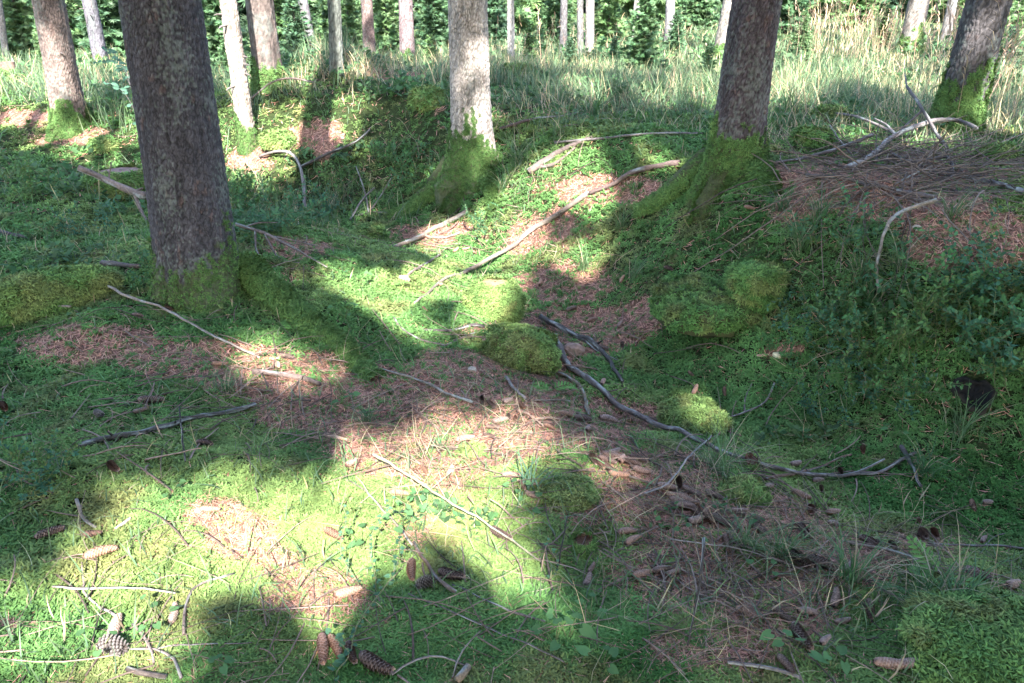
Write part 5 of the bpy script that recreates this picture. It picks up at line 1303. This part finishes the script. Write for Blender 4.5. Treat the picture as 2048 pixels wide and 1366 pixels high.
rng = np.random.default_rng(91)
for i, (px_, py_, s_, lb) in enumerate(BUSH):
    p_ = P1(px_, py_); inst('bilberry_bush', BB[i % 4], lb, 'bush', p_ - np.array([0, 0, .015]), rng.random() * 6, s_ * .95, 'leafy bushes of the forest floor')
# ferns
def frond(L, r, droop=.9, n=10):
    st = []; q = [np.zeros(3)]; ang = .55
    ang = .75
    for k in range(n): ang += droop / n; q.append(q[-1] + np.array([math.sin(ang), 0, math.cos(ang)]) * L / n)
    q = np.array(q); v, f = tube(q, np.linspace(.002, .0006, n + 1), 4, False); st.append((v, f, np.array([.12, .16, .05])))
    for k in range(2, n):
        t = k / n; l = L * .36 * math.sin(math.pi * min(1, .18 + t * .82)) ** .8 * (1 - .25 * t); tan = q[k] - q[k - 1]; tan /= np.linalg.norm(tan)
        for sg in (-1, 1):
            ax = np.array([0, sg, 0]) + tan * .45; ax /= np.linalg.norm(ax); pr = np.cross(ax, np.cross(tan, ax)); pr /= np.linalg.norm(pr)
            v, f = oval(q[k], ax * l, np.cross(tan, ax) * sg, L / n * .36); st.append((v, f, np.array([.15, .30, .075]) * (.75 + .5 * r.random())))
            for j in range(1, 5):
                b = q[k] + ax * l * j / 6.
                for s2 in (-1, 1): v, f = oval(b, (ax * .5 + pr * s2) * L / n * .62 * (1 - j * .13), np.cross(tan, ax) * sg, L / n * .13); st.append((v, f, np.array([.14, .28, .07]) * (.75 + .5 * r.random())))
    return merge(st)
def fern(label, px_, py_, specs, s, seed):
    p_ = P1(px_, py_); o = thing('fern', label, 'fern', p_, 'ferns'); r = np.random.default_rng(seed)
    for yaw, L, dr in specs:
        v, f, c = frond(L, r, dr); cy, sy = math.cos(yaw), math.sin(yaw); Rm = np.array([[cy, -sy, 0], [sy, cy, 0], [0, 0, 1]])
        make_mesh('frond', v @ Rm.T * s, f, M_LEAF, c, False, o)
fern('bright green fern with three fronds on the litter at the right', 1880, 1165, ((2.1, .16, .4), (3.2, .13, .7), (-.7, .12, .7)), 1., 1)
fern('small single fern frond beside the mossy root of the largest trunk', 592, 668, ((2.2, .17, 1.4), (-.6, .10, 1.2)), 1., 2)
fern('low fern lying below the mossy boulder', 1100, 785, ((.3, .16, 1.6), (2.6, .14, 1.6)), 1., 3)
fern('fern in the dark moss at the left under the pale thick stick', 190, 660, ((1., .12, 1.2), (2.8, .12, 1.2), (-1, .1, 1.2)), .8, 4)
fern('little fern in the sunlit slope left of the pale stone', 780, 575, ((.5, .16, 1.6), (2.4, .14, 1.4), (4, .12, 1.4)), 1., 5)

# grass tufts that stand out
def tuft(seed, n=46, L=.24, w=.004, col=(.062, .135, .045), dry=.2):
    r = np.random.default_rng(seed); P_ = []
    for i in range(n):
        yaw = r.random() * 6.28; b = np.array([r.normal(0, .018), r.normal(0, .018), -.01])
        v, f, t = blade(L * (.5 + .7 * r.random()), w, .8 + 1.3 * r.random(), 5, yaw, .1 + .45 * r.random(), b)
        c = np.array([.33, .27, .17]) if r.random() < dry else np.asarray(col)
        P_.append((v, f, c[None] * (.7 + .6 * r.random()) * (1 + .2 * t[:, None])))
    return [('blade', data_of('blade', *(lambda t: (t[0], t[1], M_GRASS, t[2]))(merge(P_))))]
TF = [tuft(1, 60, .24, .0032), tuft(2, 60, .2, .003, (.05, .12, .045), .08), tuft(3, 16, .26, .007, (.075, .15, .085), .0), tuft(4, 50, .3, .0030, (.09, .155, .06), .22)]
TUFT = [(735, 848, 1, .75, 'small fine dark green grass tuft on the pink needles'), (455, 785, 1, .75, 'fine grass tuft left of the sunlit needle patch'), (1062, 985, 2, .75, 'tuft of few arching bluish grass blades beside the lone cone'),
 (1005, 385, 0, 1.3, 'grass tuft at the right foot of the middle trunk'), (1035, 330, 3, 1.4, 'long pale grass tuft in the sun right of the middle trunk'), (1700, 1170, 0, 1.1, 'dark green grass clump among the cones at the right'),
 (1560, 1120, 0, .9, 'grass tuft left of the dark diagonal cone'), (1490, 1100, 3, .8, 'pale grass tuft beside the light brown cone'), (1900, 1240, 0, 1.2, 'grass clump below the bright fern'), (1850, 1210, 0, 1., 'grass clump left below the bright fern'),
 (1440, 950, 3, 1., 'pale grass tuft behind the olive moss tuft'), (1640, 440, 0, 1.1, 'grass tuft on the bank right of the bank trunk'), (1720, 560, 0, 1.1, 'grass tuft at the lower end of the pale curved branch'), (1900, 440, 3, 1., 'round bleached grass tuft on the right bank'),
 (1600, 500, 3, 1.2, 'drooping grass tuft above the tall mossy stump'), (1740, 610, 0, 1.1, 'yellowish grass blades among the bilberry bushes'), (1800, 540, 3, 1., 'dry grass tuft below the pale curved branch'), (1920, 880, 3, 1.1, 'dark grass tuft under the dark hole'), (1560, 420, 1, 1.2, 'low grass tuft under the bank trunk'),
 (780, 320, 0, 1.5, 'grass tuft on the grassy mound side'), (660, 425, 0, 1.4, 'grass in the green hollow under the hooked branch'), (1240, 460, 3, 1., 'grass tuft on the mossy bank left of the bank trunk'), (1170, 540, 3, 1., 'bleached grass tuft on the sunlit slope'),
 (1575, 240, 0, 2., 'tall grass clump right behind the bank trunk'), (1960, 255, 3, 2., 'tall grass clump right of the leaning right trunk'), (1190, 240, 0, 2., 'tall green grass clump in the meadow above the thin brown pole'), (880, 900, 1, .6, 'tiny grass tuft on the pink needles above the sunlit moss'),
 (1270, 560, 3, .9, 'thin grass tuft on the slope left of the tall mossy stump'), (1850, 950, 1, 1., 'fine grass in the dark moss at the right')]
for i, (px_, py_, k, s_, lb) in enumerate(TUFT):
    inst('grass_tuft', TF[k], lb, 'grass tuft', P1(px_, py_), rng.random() * 6, s_, 'grass tufts')

# seedlings with heart or lobed leaves, ivy shoots, sapling
def heart(b, d, up, w):
    s_ = np.cross(d, up); s_ /= np.linalg.norm(s_) + 1e-9; k = np.cross(s_, d); k /= np.linalg.norm(k) + 1e-9
    pr = [(0, 0, 0), (-.18, .5, .1), (.1, .85, .18), (.45, .8, .15), (.8, .38, .05), (1.05, 0, 0)]
    v = [b + d * a + s_ * w * c_ + k * w * e for a, c_, e in pr] + [b + d * a - s_ * w * c_ + k * w * e for a, c_, e in pr[1:5]]
    return np.array(v), np.array([(0, 1, 2), (0, 2, 3), (0, 3, 4), (0, 4, 5), (0, 7, 6), (0, 8, 7), (0, 9, 8), (0, 5, 9)])
def seedling(label, px_, py_, n, H, leaf, seed, col=(.085, .175, .065), name='seedling', spread=.6):
    leaf *= .72
    p_ = P1(px_, py_); o = thing(name, label, 'plant', p_, 'small leafy seedlings'); r = np.random.default_rng(seed); st = []
    for i in range(n):
        a = i * 2.4 + r.random(); hh_ = H * (.6 + .6 * r.random()); e = np.array([math.cos(a) * H * spread * (.5 + r.random()), math.sin(a) * H * spread * (.5 + r.random()), hh_])
        v, f = tube([(0, 0, 0), e * np.array([.4, .4, .7]), e], [.0014, .0011, .0008], 4, False); st.append((v, f, np.array([.11, .12, .05])))
        d = np.array([math.cos(a + r.normal(0, .5)), math.sin(a + r.normal(0, .5)), -.15 + r.normal(0, .12)]); d *= leaf * (.8 + .4 * r.random())
        v, f = heart(e, d, np.array([0, -.25, 1.]) + r.normal(0, .15, 3), leaf * .55)
        make_mesh('leaf', v, f, M_LEAF, np.full(v.shape, 1.) * np.asarray(col) * (.8 + .4 * r.random()), True, o)
    v, f, c = merge(st); make_mesh('stem', v, f, M_WOOD, c, False, o)
SEED = [(208, 1318, 3, .06, .032, 'three dark heart shaped leaves beside the open dark cone'), (320, 1262, 5, .07, .03, 'cluster of heart shaped leaves before the short dark cone'), (345, 995, 4, .05, .024, 'bright heart shaped seedling in the moss above the orange brown cone'),
 (1110, 1292, 4, .06, .042, 'lobed leaf seedling in the shaded moss at bottom centre'), (1135, 1282, 3, .06, .046, 'broad maple like seedling right of the lobed leaf seedling'), (1205, 1340, 4, .05, .036, 'seedling with pairs of leaves at the bottom edge'),
 (1030, 992, 4, .06, .03, 'light seedling beside the tuft of arching blades'), (800, 1075, 3, .08, .04, 'sunlit broad leaf seedling under the pale green stick'), (725, 1102, 5, .06, .032, 'five leaved sunlit seedling beside the climbing ivy'), (1060, 1022, 3, .05, .03, 'small seedling at the edge of the sunlit stalks'),
 (1550, 1312, 2, .06, .04, 'two pale leaves in the grass at the bottom right'), (1585, 1320, 3, .06, .04, 'dim leaf seedling right of the two pale leaves'), (1660, 1342, 3, .06, .04, 'dark leaf seedling left of the light bottom cone'), (1385, 1090, 4, .06, .03, 'dark star shaped seedling below the loose cone scatter'),
 (1525, 1155, 3, .05, .03, 'round leaved seedling among dry stems'), (440, 1350, 4, .05, .032, 'dark leaves at the bottom edge right of the open cone'), (165, 640, 3, .06, .036, 'pale leaf seedling near the pale thick stick'), (540, 725, 2, .05, .03, 'single green leaf on the sunlit needles'), (395, 775, 3, .05, .028, 'green seedling in the needle patch at left'),
 (690, 815, 5, .07, .036, 'leafy seedling on the needle slope above the fine tuft'), (1180, 1248, 4, .06, .03, 'seedling with narrow leaves left of the lone reddish cone'), (1780, 880, 4, .07, .03, 'seedling under the grassy slope'), (1960, 560, 6, .16, .05, 'large light heart leaved plant at the top of the shrubby slope'), (2010, 555, 5, .16, .05, 'heart leaved plant beside the large light one near the right border'),
 (720, 575, 3, .09, .035, 'dark upright seedling in the green hollow'), (690, 640, 4, .1, .03, 'seedling beside the lower end of the mossy root')]
for i, (px_, py_, n, H, lf, lb) in enumerate(SEED): seedling(lb, px_, py_, n, H, lf, i + 5)
def ivy(label, px_, py_, H, lean, seed, n=26, leaf=.014, col=(.065, .145, .08), name='ivy_shoot'):
    leaf *= .62
    p_ = P1(px_, py_); o = thing(name, label, 'ivy', p_); r = np.random.default_rng(seed)
    q = np.array([[lean[0] * t * H + .02 * math.sin(t * 7 + seed), lean[1] * t * H, H * t * (1 - .15 * t)] for t in np.linspace(0, 1, 12)])
    v, f = tube(q, np.linspace(.0018, .0008, 12), 4, False); make_mesh('stem', v, f, M_WOOD, np.full(v.shape, 1.) * np.array([.10, .11, .06]), False, o)
    L = []
    for i in range(n):
        t = (i + .5) / n; b = np.array([np.interp(t, np.linspace(0, 1, 12), q[:, k]) for k in range(3)]); a = r.random() * 6.28
        d = np.array([math.cos(a), math.sin(a), .1]) * leaf * (.8 + .7 * r.random()); v, f = heart(b + d * .5, d, np.array([0, -.3, 1.]) + r.normal(0, .3, 3), leaf * .6)
        L.append((v, f, np.asarray(col) * (.7 + .6 * r.random())))
    v, f, c = merge(L); make_mesh('foliage', v, f, M_LEAF, c, False, o)
ivy('thin ivy shoot climbing up through the sunlit moss', 735, 1200, .30, (.15, .5), 1)
ivy('second ivy shoot left of the climbing one', 712, 1180, .26, (-.25, .5), 2, 20)
ivy('dark ivy shoot leaning right from the bottom centre', 700, 1330, .34, (.4, .5), 3, 30, .017)
ivy('ivy leaves hanging before the bottom group of cones', 690, 1362, .14, (-.1, .3), 4, 14, .024)
ivy('dark thin creeper upright in the shade below the sunlit stalks', 1100, 1180, .16, (.1, .5), 5, 12, .014)
# beech sapling left of the largest trunk
p_ = P1(300, 330); o = thing('beech_sapling', 'slender leafy sapling bending left beside the largest trunk', 'sapling', p_)
r_ = np.random.default_rng(3); Lf, St = [], []
D_ = proj(p_)[2]
for k, (tx_, ty_) in enumerate(((232, 120), (205, 165), (250, 60), (190, 95), (262, 175), (170, 130))):
    e = CAM + ray(tx_, ty_) * D_ - p_; e = e + np.array([0, .05 * k, 0])
    st0 = np.array([0, 0, 0]) if k == 0 else np.array([-.02, 0, .25 + .12 * k])
    q = np.array([st0 + (e - st0) * t + np.array([.06 * math.sin(t * 3.1), 0, .10 * math.sin(t * 3.1)]) for t in np.linspace(0, 1, 10)])
    v, f = tube(q, np.linspace(.006 if k == 0 else .003, .0012, 10), 5, False); St.append((v, f, np.array([.09, .075, .07])))
    for j in range(3, 10):
        for sg in (-1, 1):
            if r_.random() < .8:
                d = np.array([sg * .8 + r_.normal(0, .3), r_.normal(0, .4), -.25 + r_.normal(0, .2)]) * .065; v, f = oval(q[j], d * 1.15, np.array([0, -1., .6]) + r_.normal(0, .3, 3), .022)
                Lf.append((v, f, np.array([.075, .155, .10]) * (.8 + .5 * r_.random())))
v, f, c = merge(St); make_mesh('stem', v, f, M_WOOD, c, False, o); v, f, c = merge(Lf); make_mesh('foliage', v, f, M_LEAF, c, False, o)

# mushrooms
def mushroom(label, px_, py_, s, col):
    p_ = P1(px_, py_); o = thing('mushroom', label, 'mushroom', p_, 'mushrooms'); th = np.arange(18) * 2 * math.pi / 18
    prof = [(.0, 1.0), (.35, .97), (.7, .86), (.95, .68), (1., .58), (.9, .56), (.3, .62)]
    V = np.concatenate([np.stack([np.cos(th) * a * s * .5, np.sin(th) * a * s * .5, z * s * .8 + 0 * th], -1) for a, z in prof]); Fc = []
    for i in range(6):
        for j in range(18): a, b = i * 18 + j, i * 18 + (j + 1) % 18; Fc.append((a, a + 18, b + 18, b))
    make_mesh('cap', V, np.array(Fc), M_FUNGUS, np.full(V.shape, 1.) * np.asarray(col), True, o)
    v, f = tube([(0, 0, -.01), (0, 0, .3 * s), (0, 0, .55 * s)], [.11 * s, .09 * s, .1 * s], 10); make_mesh('stem', v, f, M_FUNGUS, np.full(v.shape, 1.) * np.array([.55, .48, .38]), True, o)
mushroom('pale flat mushroom on the right bank beside the pale curved branch', 1832, 464, .045, (.42, .33, .23))
mushroom('small white mushroom beside the orange brown cone', 398, 1026, .022, (.65, .6, .52))
mushroom('small orange brown fungus on the litter below the tight heap of cones', 1215, 1020, .026, (.22, .11, .05))
# the dark burrow in the bank: soil-rimmed shallow dish, hole's shade painted inside
p_ = P1(1950, 790); o = thing('burrow', 'dark animal burrow opening in the bank under the leafy shrubs', 'burrow', p_)
th = np.arange(28) * 2 * math.pi / 28; V, Fc = [], []; r_ = np.random.default_rng(8)
nz = hn(p_[0:1], p_[1:2])[0]; sx = np.cross(nz, [0, -1., 0]); sx /= np.linalg.norm(sx); sy = np.cross(nz, sx)
wv = 1 + .14 * np.sin(th * 3 + 1) + .08 * r_.normal(0, 1, 28)
for rad, hgt in ((.090, -.035), (.074, .020), (.062, .030), (.054, .020), (.046, .008), (.030, .005)):
    V.append((np.cos(th) * rad * wv)[:, None] * sx + (np.sin(th) * rad * wv * 1.1)[:, None] * sy + nz * hgt + r_.normal(0, .003, (28, 3)))
V.append((nz * .005)[None]); V = np.concatenate(V)
for i in range(5):
    for j in range(28): a, b = i * 28 + j, i * 28 + (j + 1) % 28; Fc += [(a, b, b + 28), (a, b + 28, a + 28)]
for j in range(28): Fc.append((140 + j, 140 + (j + 1) % 28, 168))
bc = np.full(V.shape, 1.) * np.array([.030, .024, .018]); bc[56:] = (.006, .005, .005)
make_mesh('mouth', V, np.array(Fc), M_STONE, bc, True, o)
# pale chips of wood on the sunlit needles
for i, (px_, py_, an, w_, l_, lb) in enumerate(((556, 735, 60, .03, .08, 'split pale wood chip on the sunlit needles'), (550, 722, 10, .02, .05, 'small reddish wood flake above the split pale chip'), (672, 880, 30, .02, .12, 'pale wood splinter on the needle slope'), (1525, 715, 0, .02, .06, 'brown bark flake beside the cream stone'))):
    a = P1(px_, py_); r_ = np.random.default_rng(i); c_, s_ = math.cos(math.radians(-an)), math.sin(math.radians(-an)); d = np.array([c_, s_, .1]); n = np.array([-s_, c_, .05]); u = np.array([0, 0, 1.])
    V = []
    for k, t in enumerate((-.5, -.2, .15, .5)):
        ww = w_ * (.5, 1, .8, .15)[k]
        for sy, sz_ in ((-1, 0), (1, 0), (.8, .35), (-.7, .3)): V.append(d * t * l_ + n * sy * ww * .5 + u * (sz_ * w_ * .8 + .004))
    Fc = [(0, 1, 2, 3), (15, 14, 13, 12)] + [(k * 4 + j, k * 4 + 4 + j, k * 4 + 4 + (j + 1) % 4, k * 4 + (j + 1) % 4) for k in range(3) for j in range(4)]
    o = make_mesh('wood_chip', np.array(V), np.array(Fc), M_WOOD, np.full((16, 3), 1.) * np.array([.48, .30, .20])); o.location = (a + np.array([0, 0, .008])).tolist(); tag(o, lb, 'wood chip', 'chips of wood and bark')
